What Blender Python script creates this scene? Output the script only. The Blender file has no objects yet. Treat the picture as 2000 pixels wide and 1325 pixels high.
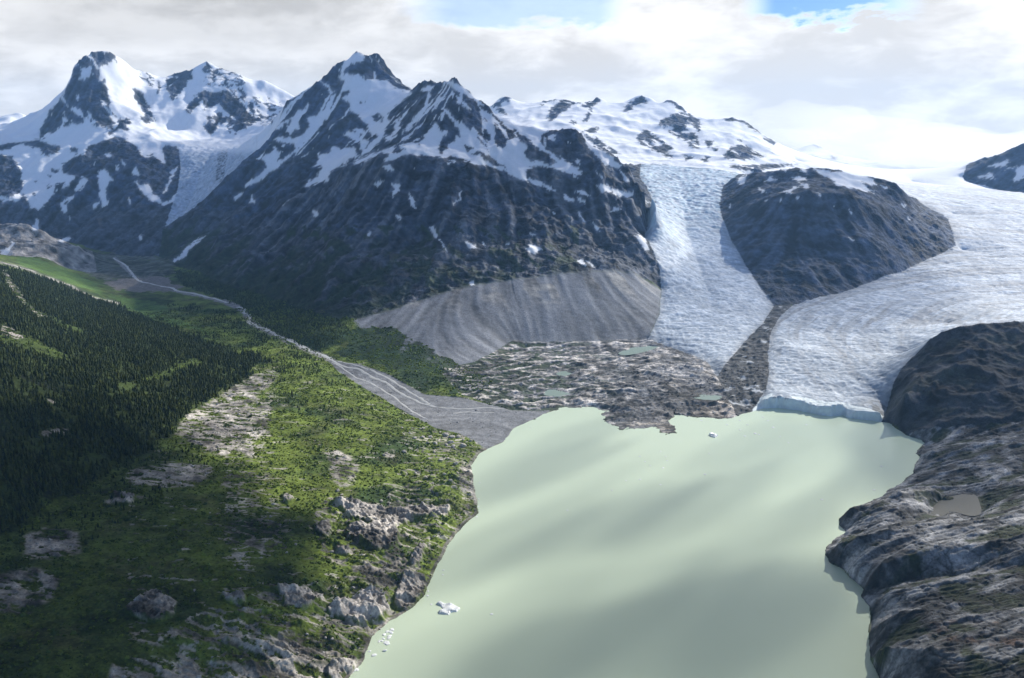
import bpy, math, random, os
import numpy as np

Q = float('1.2')      # mesh density (1 = final)
rng = np.random.default_rng(7)
random.seed(7)
scene = bpy.context.scene
COL = scene.collection

# ------------------------------------------------------------------ camera
H = 800.0
F = 1732.0
PITCH = math.radians(13.1)
cP, sP = math.cos(PITCH), math.sin(PITCH)
CX, CY = 1000.0, 662.5


def W(u, v, val):
    """point of the survey: picture direction plus a distance (>=900) or an elevation (<900), in metres"""
    a, b = (u - CX) / F, (CY - v) / F
    dx, dy, dz = a, cP + b * sP, -sP + b * cP
    t = val / dy if val >= 900 else (val - H) / dz
    return (dx * t, dy * t, H + dz * t)


def project(X, Y, Z):
    dz = Z - H
    d = Y * cP - dz * sP
    d = np.maximum(d, 1.0)
    return CX + F * X / d, CY - F * (Y * sP + dz * cP) / d


# ------------------------------------------------------------------ noise
def _hash(ix, iy, seed):
    h = (ix * 374761393 + iy * 668265263 + seed * 974711) & 0xFFFFFFFF
    h = ((h ^ (h >> 13)) * 1274126177) & 0xFFFFFFFF
    return h ^ (h >> 16)


_G = np.array([(math.cos(a), math.sin(a)) for a in np.linspace(0, 2 * math.pi, 16, endpoint=False)])


def perlin(x, y, seed=0):
    shp = x.shape
    x = x.ravel(); y = y.ravel()
    out = np.empty(x.shape)
    for s in range(0, x.size, 400000):
        xs, ys = x[s:s + 400000], y[s:s + 400000]
        fx, fy = np.floor(xs), np.floor(ys)
        ix, iy = fx.astype(np.int64), fy.astype(np.int64)
        fx, fy = xs - fx, ys - fy
        u = fx * fx * fx * (fx * (fx * 6 - 15) + 10)
        v = fy * fy * fy * (fy * (fy * 6 - 15) + 10)

        def g(dx, dy):
            k = _hash(ix + dx, iy + dy, seed) & 15
            return _G[k, 0] * (fx - dx) + _G[k, 1] * (fy - dy)
        a, b, c, d = g(0, 0), g(1, 0), g(0, 1), g(1, 1)
        out[s:s + 400000] = (a + u * (b - a)) * (1 - v) + (c + u * (d - c)) * v
    return out.reshape(shp) * 1.5


def fbm(x, y, wl, octv, seed=0, gain=0.5, cell=None):
    s = np.zeros(x.shape); amp = 1.0
    for o in range(octv):
        w = 1.0 if cell is None else np.clip(wl / (1.7 * cell) - 1.0, 0, 1)
        s += amp * w * perlin(x / wl + 13.7 * o, y / wl - 7.1 * o, seed + o)
        amp *= gain; wl *= 0.5
    return s


def ridged(x, y, wl, octv, seed=0, gain=0.5, cell=None):
    s = np.zeros(x.shape); amp = 1.0; prev = 1.0
    for o in range(octv):
        w = 1.0 if cell is None else np.clip(wl / (1.7 * cell) - 1.0, 0, 1)
        n = 1.0 - np.abs(perlin(x / wl + 5.3 * o, y / wl + 9.2 * o, seed + o)) * 1.6
        n = np.clip(n, 0, 1) ** 2
        s += amp * w * (n - 0.45) * prev
        prev = 0.35 + 0.65 * np.clip(n, 0, 1)
        amp *= gain; wl *= 0.5
    return s


def smooth(a, b, x):
    t = np.clip((x - a) / (b - a), 0, 1)
    return t * t * (3 - 2 * t)


def blur(a, n):
    """box blur, n cells, three passes"""
    for _ in range(3):
        for ax in (0, 1):
            p = np.concatenate([np.repeat(np.take(a, [0], ax), n + 1, ax), a, np.repeat(np.take(a, [-1], ax), n, ax)], ax)
            c = np.cumsum(p, ax)
            m = a.shape[ax]
            a = (np.take(c, np.arange(2 * n + 1, 2 * n + 1 + m), ax) - np.take(c, np.arange(0, m), ax)) / (2 * n + 1)
    return a


def inpoly(px, py, poly):
    """points inside a polygon (even-odd), with a bounding-box pre-test"""
    poly = np.asarray(poly, float)
    res = np.zeros(px.shape, bool)
    sel = np.flatnonzero((px >= poly[:, 0].min()) & (px <= poly[:, 0].max()) & (py >= poly[:, 1].min()) & (py <= poly[:, 1].max()))
    if sel.size == 0:
        return res
    x, y = px.flat[sel], py.flat[sel]
    ins = np.zeros(sel.size, bool)
    for i in range(len(poly)):
        x1, y1 = poly[i - 1]; x2, y2 = poly[i]
        if y1 == y2:
            continue
        c = ((y1 > y) != (y2 > y)) & (x < (x2 - x1) * (y - y1) / (y2 - y1) + x1)
        ins ^= c
    res.flat[sel] = ins
    return res


# ------------------------------------------------------------------ survey lines
SHORE_LEFT = [(250, 1900, 0), (540, 1500, 0), (680, 1325, 0), (712, 1285, 0), (728, 1245, 0), (760, 1213, 0), (800, 1190, 0),
              (832, 1160, 0), (845, 1125, 0), (862, 1090, 0), (885, 1050, 0), (905, 1028, 0), (936, 1003, 0), (930, 975, 0), (926, 940, 0),
              (922, 910, 0), (935, 888, 0), (955, 876, 0), (985, 862, 0), (1003, 838, 0), (1045, 818, 0), (1078, 802, 0),
              (1110, 795, 0), (1165, 797, 0), (1192, 803, 0)]
SHORE_FAR = [(1192, 803, 0), (1175, 810, 0), (1188, 826, 0), (1205, 838, 0), (1245, 838, 0), (1285, 834, 0), (1296, 847, 0), (1324, 845, 0),
             (1318, 834, 0), (1302, 822, 0), (1316, 812, 0), (1360, 814, 0), (1395, 818, 0), (1428, 817, 0), (1452, 808, 0), (1470, 804, 0)]
FRONT = [(1470, 804, 0), (1490, 798, 0), (1520, 797, 0), (1565, 803, 0), (1600, 811, 0), (1625, 813, 0), (1648, 811, 0), (1655, 816, 0), (1690, 820, 0), (1722, 825, 0)]
SHORE_RIGHT = [(1722, 825, 0), (1738, 826, 0), (1750, 838, 0), (1770, 850, 0), (1800, 860, 0), (1806, 866, 0), (1788, 886, 0), (1797, 893, 0), (1788, 908, 0),
               (1782, 925, 0), (1760, 945, 0), (1733, 958, 0), (1724, 970, 0), (1690, 983, 0), (1655, 996, 0), (1640, 1012, 0), (1640, 1026, 0), (1652, 1040, 0),
               (1630, 1052, 0), (1614, 1070, 0), (1612, 1084, 0), (1620, 1100, 0), (1648, 1113, 0), (1662, 1130, 0), (1685, 1150, 0),
               (1682, 1166, 0), (1698, 1185, 0), (1703, 1205, 0), (1700, 1230, 0), (1696, 1255, 0), (1700, 1285, 0), (1718, 1325, 0), (1750, 1420, 0), (1800, 1900, 0)]
LAKE_LOOP = SHORE_LEFT + SHORE_FAR + FRONT + SHORE_RIGHT

G_LEFT = [(1252, 318, 6250), (1250, 345, 5600), (1268, 375, 5250), (1282, 405, 4850), (1268, 435, 4450), (1258, 462, 4250), (1275, 492, 4080), (1288, 525, 3950), (1292, 570, 3800), (1288, 615, 3520), (1268, 658, 3290)]
G_TERM = [(1268, 658, 3290), (1285, 672, 24), (1320, 682, 22), (1350, 692, 20), (1385, 712, 20), (1400, 740, 16)]
G_RIGHT = [(1450, 338, 5900), (1412, 362, 5450), (1405, 400, 5100), (1410, 425, 4920), (1428, 468, 4620), (1452, 512, 4340), (1478, 552, 4040), (1512, 598, 3790)]
MOR_L = [(1512, 598, 3790), (1490, 632, 3480), (1462, 660, 3270), (1436, 690, 3060), (1415, 712, 2900), (1400, 740, 16)]
MOR_R = [(1548, 596, 3820), (1522, 620, 3560), (1505, 650, 3260), (1500, 690, 3000), (1502, 730, 2790), (1496, 762, 2620), (1470, 800, 3)]
NUN_FOOT = [(1512, 598, 3790), (1548, 596, 3820), (1620, 577, 3960), (1700, 553, 4150), (1760, 536, 4290), (1800, 512, 4470), (1840, 495, 4600), (1866, 482, 4690)]
NUN_TOP = [(1425, 350, 5500), (1470, 337, 5400), (1560, 328, 5250), (1640, 335, 5150), (1700, 345, 5100), (1748, 356, 5080), (1772, 388, 5040), (1800, 420, 4980), (1850, 460, 4800), (1866, 482, 4690)]
NUN_BROW = [(1440, 415, 4900), (1500, 388, 4720), (1580, 375, 4620), (1660, 385, 4620), (1725, 402, 4750), (1775, 425, 4850)]
NUN_BACK = [(1470, 352, 5900), (1600, 352, 5900), (1750, 372, 5800), (1850, 430, 5300)]
DOME_EDGE = [(1722, 824, 3), (1733, 795, 2540), (1745, 748, 2600), (1762, 718, 2650), (1790, 692, 2690), (1815, 664, 2690), (1842, 647, 2690), (1875, 638, 2680), (1930, 633, 2680), (2000, 630, 2680), (2200, 622, 2700)]
DOME_MID = [(1745, 812, 22), (1765, 770, 90), (1800, 740, 2480), (1860, 720, 2460), (1930, 715, 2450), (2000, 712, 2450), (2200, 705, 2450)]
DOME_LOW = [(1770, 842, 12), (1830, 835, 35), (1900, 830, 52), (2000, 822, 75), (2200, 810, 110)]
TERRA = {
    'bar_left': [(-600, 1325, 150), (0, 1325, 98), (250, 1325, 70), (480, 1325, 36), (620, 1325, 14)],
    'c75': [(335, 855, 76), (430, 905, 74), (480, 960, 74), (480, 1050, 75), (420, 1150, 77), (330, 1240, 78), (200, 1325, 78)],
    'c45': [(548, 706, 46), (640, 785, 47), (690, 850, 47), (690, 950, 46), (670, 1050, 45), (610, 1150, 45), (530, 1250, 44), (440, 1325, 43)],
    'c20': [(660, 732, 24), (765, 795, 18), (840, 835, 14), (880, 900, 17), (870, 960, 19), (830, 1020, 20), (790, 1110, 20), (720, 1180, 19), (650, 1270, 18)],
    'c05': [(900, 850, 8), (945, 866, 4)],
    'slope_foot': [(-400, 1180, 150), (0, 1045, 122), (100, 1000, 110), (250, 905, 92), (340, 832, 76), (440, 762, 58), (505, 715, 50), (470, 697, 49), (330, 640, 55), (225, 592, 61)],
    'slope_back': [(225, 592, 61), (100, 547, 3850), (0, 515, 3700), (-150, 470, 3500), (-400, 380, 3300)],
    'slope_left': [(-30, 520, 3650), (-20, 565, 3050), (-10, 610, 2600), (0, 700, 2080), (0, 800, 1760), (0, 900, 1580), (0, 1000, 1460)],
    'slope_out': [(-500, 400, 2800), (-500, 480, 2200), (-500, 700, 1700)],
    'river_z': [(225, 505, 92), (250, 530, 72), (290, 555, 61), (360, 572, 57), (430, 590, 52), (467, 602, 48), (487, 630, 42), (545, 658, 35), (620, 690, 29), (690, 725, 20), (770, 765, 12), (850, 802, 7), (930, 822, 4), (990, 838, 2)],
    'flat': [(205, 552, 62), (270, 568, 60), (335, 568, 60), (330, 545, 61)],
    'meadow': [(190, 560, 66), (120, 535, 4250), (50, 507, 4350), (-60, 480, 4300)],
    'lridge': [(-150, 425, 4900), (0, 432, 4950), (55, 434, 4900), (85, 452, 4850), (110, 470, 4850), (150, 488, 4870), (175, 498, 4950)],
    'lridge_foot': [(-100, 520, 4500), (30, 500, 4500), (90, 502, 4600), (140, 530, 4650), (185, 535, 4700)],
    'massif_foot': [(-150, 430, 5900), (60, 455, 5800), (150, 482, 5500), (230, 500, 5230), (300, 505, 5100), (340, 500, 5100)],
    'p1_crest': [(-150, 290, 7000), (0, 283, 6950), (75, 272, 6950)],
    'p1_far': [(-150, 260, 9500), (0, 228, 9300), (40, 217, 9300), (75, 240, 9300), (100, 262, 9000)],
    'p1': [(80, 268, 7150), (108, 218, 7300), (126, 184, 7420), (140, 152, 7500), (150, 122, 7600), (168, 106, 7680), (185, 100, 7750), (208, 103, 7800), (232, 115, 7880), (252, 127, 7950), (285, 142, 8100), (308, 150, 8200), (318, 156, 8250), (340, 140, 8250), (378, 130, 8200), (412, 121, 8200), (445, 135, 8200), (472, 144, 8150), (500, 156, 8150), (525, 162, 8100), (562, 180, 8050), (610, 205, 7900)],
    'p1_rib': [(195, 120, 7720), (200, 165, 7450), (215, 205, 7280), (228, 245, 7050), (240, 232, 6980), (215, 262, 6880)],
    'p1_rib2': [(282, 150, 8050), (268, 180, 7750), (285, 215, 7500), (304, 243, 7250)],
    'p2_rib': [(475, 150, 8120), (470, 190, 7800), (430, 225, 7550), (408, 265, 7200)],
    'p2_rib2': [(545, 190, 7950), (520, 230, 7500), (460, 262, 7150)],
    'bench': [(95, 262, 6980), (150, 252, 6980), (225, 266, 6800), (290, 278, 6700), (350, 284, 6700), (420, 287, 6750), (500, 292, 6850)],
    'bench_in': [(330, 255, 7300), (380, 262, 7250), (430, 275, 7050)],
    'buttress': [(240, 270, 6760), (262, 315, 6350), (285, 350, 6100), (300, 400, 5700), (310, 440, 5450)],
    'buttress2': [(80, 280, 6900), (95, 330, 6500), (130, 390, 6050), (160, 440, 5750)],
    'icefall': [(420, 290, 6700), (400, 330, 6250), (375, 380, 5850), (345, 425, 5520), (325, 442, 5420)],
    'm2_spur': [(700, 100, 6320), (660, 118, 6300), (652, 128, 6300), (620, 150, 6250), (590, 172, 6200), (563, 188, 6150), (545, 215, 6050), (535, 250, 5950), (515, 282, 5880), (500, 297, 5820), (450, 345, 5680), (400, 390, 5560), (345, 432, 5420), (318, 452, 5330)],
    'm2_crest': [(700, 100, 6320), (718, 104, 6320), (737, 100, 6320), (750, 112, 6310), (760, 130, 6300), (775, 150, 6280), (790, 168, 6220), (804, 182, 6000)],
    'm2_rib': [(660, 150, 6220), (665, 200, 5980), (620, 262, 5780), (565, 318, 5580), (500, 380, 5380), (430, 440, 5230), (375, 475, 5150)],
    'm2_gully': [(770, 190, 5950), (735, 225, 5780), (700, 275, 5480), (640, 325, 5230), (545, 400, 5020), (450, 470, 4890), (350, 522, 4840)],
    'main_crest_l': [(804, 182, 5950), (825, 170, 5650), (848, 159, 5400), (858, 163, 5330), (868, 156, 5260), (878, 153, 5200)],
    'main_crest_r': [(878, 153, 5200), (895, 163, 5160), (922, 182, 5110), (940, 197, 5070), (960, 212, 5030), (978, 226, 5000), (1010, 235, 4960), (1050, 244, 4920), (1080, 250, 4880), (1112, 253, 4840), (1132, 264, 4800), (1147, 278, 4760), (1170, 292, 4720), (1200, 306, 4640), (1225, 320, 4570), (1243, 345, 4500), (1268, 375, 4430), (1282, 405, 4370), (1280, 428, 4320)],
    'main_rib_l': [(848, 160, 5380), (800, 225, 5150), (745, 285, 4980), (700, 322, 4850), (600, 420, 4690), (520, 500, 4560)],
    'main_rib_c': [(872, 160, 5230), (868, 210, 5030), (885, 245, 4880), (880, 290, 4700)],
    'main_rib_r': [(950, 210, 5040), (985, 250, 4830), (1010, 290, 4680), (1060, 330, 4560)],
    'main_rib_rr': [(1115, 256, 4830), (1150, 305, 4600), (1190, 345, 4480), (1240, 400, 4350)],
    'brow': [(655, 355, 4790), (715, 309, 4700), (780, 302, 4620), (840, 304, 4580), (900, 318, 4530), (960, 333, 4480), (1030, 356, 4420), (1100, 395, 4330), (1200, 455, 4180), (1262, 470, 4150)],
    'main_mid': [(640, 480, 4150), (760, 470, 4080), (880, 465, 4050), (1000, 465, 4030), (1120, 480, 4000), (1240, 500, 3990)],
    'm_base': [(340, 535, 63), (450, 562, 63), (550, 590, 62), (620, 618, 64), (690, 626, 3380)],
    'moraine': [(560, 660, 50), (625, 648, 3250), (690, 626, 3370), (760, 607, 3420), (830, 586, 3500), (900, 562, 3580), (950, 552, 3620), (1050, 540, 3680), (1150, 528, 3740), (1240, 530, 3800)],
    'moraine_foot': [(700, 655, 62), (780, 690, 44), (860, 722, 28), (930, 708, 26), (1000, 672, 28), (1100, 672, 28), (1200, 668, 28), (1262, 664, 28)],
    'fan_foot': [(640, 700, 30), (720, 735, 22), (800, 772, 14), (880, 795, 10), (950, 780, 12)],
    'plain1': [(960, 700, 22), (1100, 690, 22), (1250, 690, 20)],
    'plain2': [(960, 760, 12), (1080, 770, 9), (1180, 780, 10)],
    'plain_dome': [(1180, 760, 22), (1240, 740, 36), (1320, 720, 40), (1370, 720, 38), (1385, 735, 30)],
    'plain3': [(1200, 805, 6), (1270, 812, 6), (1330, 795, 8), (1400, 770, 10), (1440, 775, 10)],
    'plain_knob': [(1370, 800, 12), (1420, 795, 16), (1440, 798, 10)],
    'tip': [(1230, 830, 5), (1305, 838, 4)],
    'range': [(900, 220, 8600), (960, 207, 8500), (980, 192, 8500), (995, 189, 8500), (1020, 198, 8500), (1060, 198, 8400), (1085, 193, 8400), (1105, 192, 8400), (1125, 201, 8400), (1155, 198, 8400), (1167, 190, 8400), (1190, 204, 8400), (1222, 199, 8400), (1240, 193, 8350), (1256, 186, 8300), (1290, 203, 8250), (1308, 194, 8150), (1325, 202, 8100), (1342, 218, 8000), (1365, 228, 7900), (1405, 234, 7800), (1430, 229, 7750), (1462, 238, 7650), (1490, 262, 7500), (1520, 281, 7400), (1545, 300, 7250), (1560, 322, 7100)],
    'range_rib1': [(1330, 215, 8000), (1300, 240, 7600), (1330, 268, 7200), (1360, 290, 6900)],
    'range_rib2': [(1262, 250, 7500), (1300, 288, 6900), (1320, 308, 6600)],
    'range_rib3': [(1430, 232, 7700), (1440, 275, 7000), (1470, 300, 6800)],
    'range_foot': [(1000, 292, 6500), (1100, 300, 6500), (1200, 310, 6350), (1252, 318, 6250), (1350, 324, 6150), (1440, 327, 6050), (1520, 326, 6500)],
    'range_basin': [(1000, 250, 7400), (1100, 258, 7200), (1200, 268, 7100), (1260, 300, 6700)],
    'hidden1': [(960, 325, 5500), (1060, 330, 5350), (1150, 335, 5250), (1220, 345, 5150)],
    'ice_mid': [(1340, 330, 6000), (1325, 360, 5550), (1335, 400, 5120), (1340, 450, 4700), (1365, 520, 4180), (1390, 590, 3740), (1390, 640, 3400), (1370, 680, 3160)],
    'ice_far': [(1560, 343, 9000), (1700, 342, 9000), (1900, 345, 9000), (2200, 345, 9000)],
    'ice_r1': [(1780, 358, 7000), (1880, 366, 6500), (2000, 378, 6200), (2300, 385, 6000)],
    'ice_r2': [(1860, 420, 5500), (1950, 425, 5300), (2200, 430, 5200)],
    'ice_r3': [(1880, 490, 4680), (1960, 500, 4500), (2200, 505, 4500)],
    'ice_r4': [(1760, 560, 4050), (1850, 570, 3900), (2000, 580, 3800), (2200, 590, 3700)],
    'ice_r5': [(1620, 610, 3620), (1750, 625, 3450), (1850, 635, 3320)],
    'ice_r6': [(1530, 680, 3020), (1620, 690, 2970), (1720, 695, 2950), (1780, 700, 2920)],
    'ice_r7': [(1510, 755, 2680), (1600, 765, 2630), (1680, 775, 2580), (1725, 785, 2560)],
    'farridge': [(1480, 310, 11500), (1550, 296, 11500), (1578, 280, 11400), (1600, 284, 11400), (1640, 306, 11500), (1700, 320, 11800), (1850, 325, 11800), (1950, 312, 11800), (2200, 290, 11800)],
    'farback': [(-500, 270, 13000), (300, 250, 13000), (900, 260, 13000), (1300, 270, 13000), (1600, 320, 13300), (2300, 320, 13300)],
    'backlow': [(-300, 300, 9900), (100, 290, 9900), (320, 265, 9900), (560, 270, 9600), (760, 290, 8000), (860, 300, 7600), (950, 300, 7000)],
    'rmt': [(1885, 350, 6950), (1905, 335, 6950), (1925, 322, 6950), (1965, 300, 6950), (2000, 278, 6950), (2200, 200, 7000)],
    'rmt_foot': [(1885, 352, 6900), (1930, 368, 6650), (1965, 374, 6500), (2010, 392, 6200), (2200, 400, 6000)],
    # rock headlands right of the lake
    'h0': [(1792, 887, 4), (1825, 882, 28), (1880, 868, 44), (1950, 866, 56), (2000, 872, 62), (2200, 860, 90)],
    'h0g': [(1810, 866, 3), (1850, 862, 26), (1930, 848, 44), (2000, 842, 60)],
    'h1g': [(1760, 946, 4), (1830, 925, 26), (1900, 930, 38), (2000, 935, 50)],
    'h1': [(1642, 1012, 5), (1665, 990, 32), (1720, 978, 52), (1775, 955, 61), (1830, 955, 49), (1860, 962, 38)],
    'pond': [(1815, 1005, 22), (1845, 972, 22), (1905, 968, 22), (1917, 990, 22), (1905, 1004, 22), (1850, 998, 22), (1815, 1005, 22)],
    'h2g': [(1652, 1040, 2), (1690, 1040, 29), (1735, 1024, 38), (1775, 1018, 38), (1810, 1012, 35)],
    'h2': [(1614, 1078, 5), (1640, 1058, 38), (1690, 1046, 55), (1740, 1036, 64), (1830, 1022, 67), (1900, 1018, 75), (2000, 1000, 90), (2200, 980, 130)],
    'h3g': [(1650, 1113, 3), (1680, 1105, 29), (1720, 1082, 46), (1760, 1062, 58)],
    'h3': [(1688, 1145, 6), (1720, 1105, 52), (1790, 1075, 70), (1900, 1062, 81), (2000, 1060, 93), (2200, 1040, 130)],
    'h4g': [(1690, 1155, 3), (1740, 1140, 26), (1800, 1125, 41), (1900, 1118, 55), (2000, 1100, 75)],
    'h4': [(1700, 1188, 6), (1740, 1150, 41), (1810, 1140, 58), (1900, 1130, 67), (2000, 1130, 78), (2200, 1120, 116)],
    'h5g': [(1706, 1212, 3), (1760, 1198, 32), (1800, 1178, 49), (1870, 1160, 61)],
    'h5': [(1700, 1235, 6), (1730, 1208, 44), (1790, 1190, 67), (1880, 1185, 75), (2000, 1180, 87), (2200, 1180, 116)],
    'h6': [(1702, 1275, 12), (1730, 1260, 49), (1800, 1265, 70), (1900, 1280, 84), (2000, 1290, 102), (2200, 1300, 130)],
    'h7': [(1760, 1420, 17), (1850, 1420, 65), (2200, 1420, 116)],
}
for nm in ('G_LEFT', 'G_TERM', 'G_RIGHT', 'MOR_L', 'MOR_R', 'NUN_FOOT', 'NUN_TOP', 'NUN_BROW', 'NUN_BACK', 'DOME_EDGE', 'DOME_MID', 'DOME_LOW'):
    TERRA[nm] = globals()[nm]
FINE = ('pond', 'h0', 'h0g')

# ------------------------------------------------------------------ log-polar survey grid and relaxation
TH0, TH1 = math.radians(-43), math.radians(43)
LR0, LR1 = math.log(520.0), math.log(13800.0)
NT = int(1330 * Q); NR = int(1860 * Q)


def plan(pts):
    return [W(*p)[:2] for p in pts]


def raster(nt, nr):
    acc = np.zeros((nr, nt)); cnt = np.zeros((nr, nt))
    lines = list(TERRA.values()) + [SHORE_LEFT, SHORE_FAR, FRONT, SHORE_RIGHT]
    fr = [W(*p) for p in FRONT[1:]]
    top = [(x, y + 9.0, 27.0 + 5 * math.sin(i * 1.7)) for i, (x, y, z) in enumerate(fr)]
    raw = [[W(*p) for p in ln] for ln in lines] + [top]
    for pts in raw:
        P = np.array(pts)
        for a, b in zip(P[:-1], P[1:]):
            la = np.array([math.atan2(a[0], a[1]), math.log(math.hypot(a[0], a[1])), a[2]])
            lb = np.array([math.atan2(b[0], b[1]), math.log(math.hypot(b[0], b[1])), b[2]])
            n = int(max(abs(la[0] - lb[0]) / (TH1 - TH0) * nt, abs(la[1] - lb[1]) / (LR1 - LR0) * nr) * 2) + 2
            t = np.linspace(0, 1, n)[:, None]
            s = a + (b - a) * t                       # straight in space
            i = np.round((np.arctan2(s[:, 0], s[:, 1]) - TH0) / (TH1 - TH0) * (nt - 1)).astype(int)
            j = np.round((np.log(np.hypot(s[:, 0], s[:, 1])) - LR0) / (LR1 - LR0) * (nr - 1)).astype(int)
            ok = (i >= 0) & (i < nt) & (j >= 0) & (j < nr)
            np.add.at(acc, (j[ok], i[ok]), s[ok, 2]); np.add.at(cnt, (j[ok], i[ok]), 1)
    th = np.linspace(TH0, TH1, nt)[None, :]; lr = np.linspace(LR0, LR1, nr)[:, None]
    X = np.exp(lr) * np.sin(th); Y = np.exp(lr) * np.cos(th)
    lake = inpoly(X, Y, plan(LAKE_LOOP))
    m = cnt > 0
    val = np.where(m, acc / np.maximum(cnt, 1), 0)
    val[lake & ~m] = -8.0
    return m | lake, val


def resize(a, nr, nt):
    j = np.linspace(0, a.shape[0] - 1, nr); i = np.linspace(0, a.shape[1] - 1, nt)
    j0 = np.minimum(j.astype(int), a.shape[0] - 2); i0 = np.minimum(i.astype(int), a.shape[1] - 2)
    fj = (j - j0)[:, None]; fi = (i - i0)[None, :]
    return (a[j0][:, i0] * (1 - fj) * (1 - fi) + a[j0 + 1][:, i0] * fj * (1 - fi) + a[j0][:, i0 + 1] * (1 - fj) * fi + a[j0 + 1][:, i0 + 1] * fj * fi)


cur = None
for lev, (nt, nr, it) in enumerate(((42, 58, 500), (84, 116, 300), (167, 232, 200), (333, 465, 160), (666, 930, 110))):
    m, val = raster(nt, nr)
    if cur is None:
        cur = np.where(m, val, val[m].mean())
    else:
        cur = resize(cur, nr, nt)
        cur[m] = val[m]
    jj, ii = np.indices((nr, nt))
    red = ((jj + ii) & 1) == 0
    for k in range(it):
        for par in (red, ~red):
            p = np.pad(cur, 1, mode='edge')
            avg = 0.25 * (p[:-2, 1:-1] + p[2:, 1:-1] + p[1:-1, :-2] + p[1:-1, 2:])
            upd = par & ~m
            w = 1.6 if k < it - 15 else 1.0
            cur[upd] += w * (avg[upd] - cur[upd])
base = resize(cur, NR, NT)

th = np.linspace(TH0, TH1, NT)[None, :]
lr = np.linspace(LR0, LR1, NR)[:, None]
R = np.exp(lr) + 0 * th
X = R * np.sin(th); Y = R * np.cos(th)
CELL = R * (TH1 - TH0) / (NT - 1)


def sample(a, xx, yy):
    j = (np.log(np.hypot(xx, yy)) - LR0) / (LR1 - LR0) * (NR - 1)
    i = (np.arctan2(xx, yy) - TH0) / (TH1 - TH0) * (NT - 1)
    j = np.clip(j, 0, NR - 1.001); i = np.clip(i, 0, NT - 1.001)
    j0 = j.astype(int); i0 = i.astype(int); fj = j - j0; fi = i - i0
    return a[j0, i0] * (1 - fj) * (1 - fi) + a[j0 + 1, i0] * fj * (1 - fi) + a[j0, i0 + 1] * (1 - fj) * fi + a[j0 + 1, i0 + 1] * fj * fi


# ------------------------------------------------------------------ regions in plan
def reg(*lists):
    pts = []
    for l in lists:
        pts += l
    return inpoly(X, Y, plan(pts))


T = TERRA
Z0 = base
rv = lambda l: l[::-1]
_wob = fbm(X, Y, 70, 4, 5, 0.6) * 5.0
_far = 1.3 * smooth(2150, 2300, Y) * smooth(650, 560, X) * smooth(60, 200, X) + 0.35
LAKE = inpoly(X + _wob * _far * 1.8, Y + fbm(X, Y, 45, 4, 6, 0.65) * 9.0 * _far, plan(LAKE_LOOP))
G_MID = reg(G_LEFT, G_TERM, rv(MOR_L), rv(G_RIGHT))
MORAINE = reg(MOR_L, [(1440, 790, 2450), (1470, 804, 0)], rv(MOR_R)) & ~G_MID & ~LAKE
NUN = reg(G_RIGHT, NUN_FOOT, [(1880, 440, 5300), (1760, 370, 6000), (1600, 350, 6200), (1520, 330, 6300)])
DOME = reg(DOME_EDGE, [(2600, 610, 2700), (2600, 830, 130)], rv(DOME_LOW), [(1800, 861, 0), (1770, 850, 0), (1740, 828, 0)])
HEAD = reg(SHORE_RIGHT[4:], [(3500, 1900, 100), (3000, 810, 150)], rv(DOME_LOW)) & ~DOME
ICEL = reg([(350, 284, 6720), (430, 286, 6780), (502, 293, 6850), (500, 298, 5900), (450, 347, 5700), (400, 392, 5580), (345, 434, 5440), (322, 445, 5380), (330, 415, 5560), (345, 370, 5880), (352, 320, 6300)])
MASS = reg([(-700, 430, 6000)], T['massif_foot'], [(318, 452, 5330)], rv(T['m2_spur'])[1:9], [(600, 210, 7200), (650, 250, 9500), (300, 200, 13500), (-900, 250, 13500)])
M2 = reg(rv(T['m2_gully']), [(804, 182, 5980), (830, 200, 7000), (700, 200, 7600), (600, 210, 7000)], T['m2_spur'][6:], [(310, 500, 5100)])
MAIN = reg(T['m2_gully'], [(450, 562, 63), (550, 590, 62), (620, 618, 64)], T['moraine'][2:], [(1288, 560, 3830)], rv(G_LEFT[:9]), [(1220, 320, 6000), (960, 320, 6200), (860, 200, 6500), (804, 182, 6000)])
SCREE = reg(T['moraine'][2:], [(1292, 570, 3800), (1288, 615, 3520), (1268, 658, 3290)], rv(T['moraine_foot'][3:]), [(860, 722, 28), (780, 690, 44), (700, 640, 3300)])
RANGE = reg(T['range_foot'], [(1560, 322, 7100), (1480, 290, 10500), (900, 200, 10500), (850, 230, 7200), (950, 290, 6600)])
FAR = (R > 9200) | reg([(1450, 330, 9000), (2700, 340, 9000), (2700, 200, 13900), (1400, 200, 13900)])
RMT = reg([(1880, 352, 6990)], T['rmt_foot'], [(2600, 400, 6000), (2600, 300, 9000), (1900, 330, 8200)])
G_BIG = reg(MOR_R[:-1], FRONT, DOME_EDGE, [(2600, 600, 2800), (2600, 345, 9500), (1560, 343, 9500), (1500, 335, 7000), (1650, 350, 6400), (1840, 430, 5400)], rv(NUN_FOOT[1:]))
G_BIG &= ~RMT
PLAIN = reg([(860, 722, 28), (930, 708, 26)], T['moraine_foot'][4:], G_TERM[:-1], [(1400, 740, 16), (1440, 790, 2450), (1470, 804, 0)], rv(SHORE_FAR), [(1110, 795, 0), (1078, 802, 0), (1000, 800, 7), (900, 770, 14)]) & ~G_MID & ~LAKE
DELTA = reg([(640, 705, 26), (700, 712, 26), (760, 735, 20), (830, 772, 13), (900, 778, 11), (1000, 800, 7), (1078, 802, 0), (1045, 818, 0), (1003, 838, 0), (985, 862, 0), (950, 878, 0), (900, 850, 5), (850, 838, 10), (760, 790, 14), (660, 728, 22)])
LRIDGE = reg([(-700, 420, 5100)], [(60, 420, 5150), (180, 492, 5100), (190, 530, 4720)], rv(T['lridge_foot']), [(-700, 520, 4500)])
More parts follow.
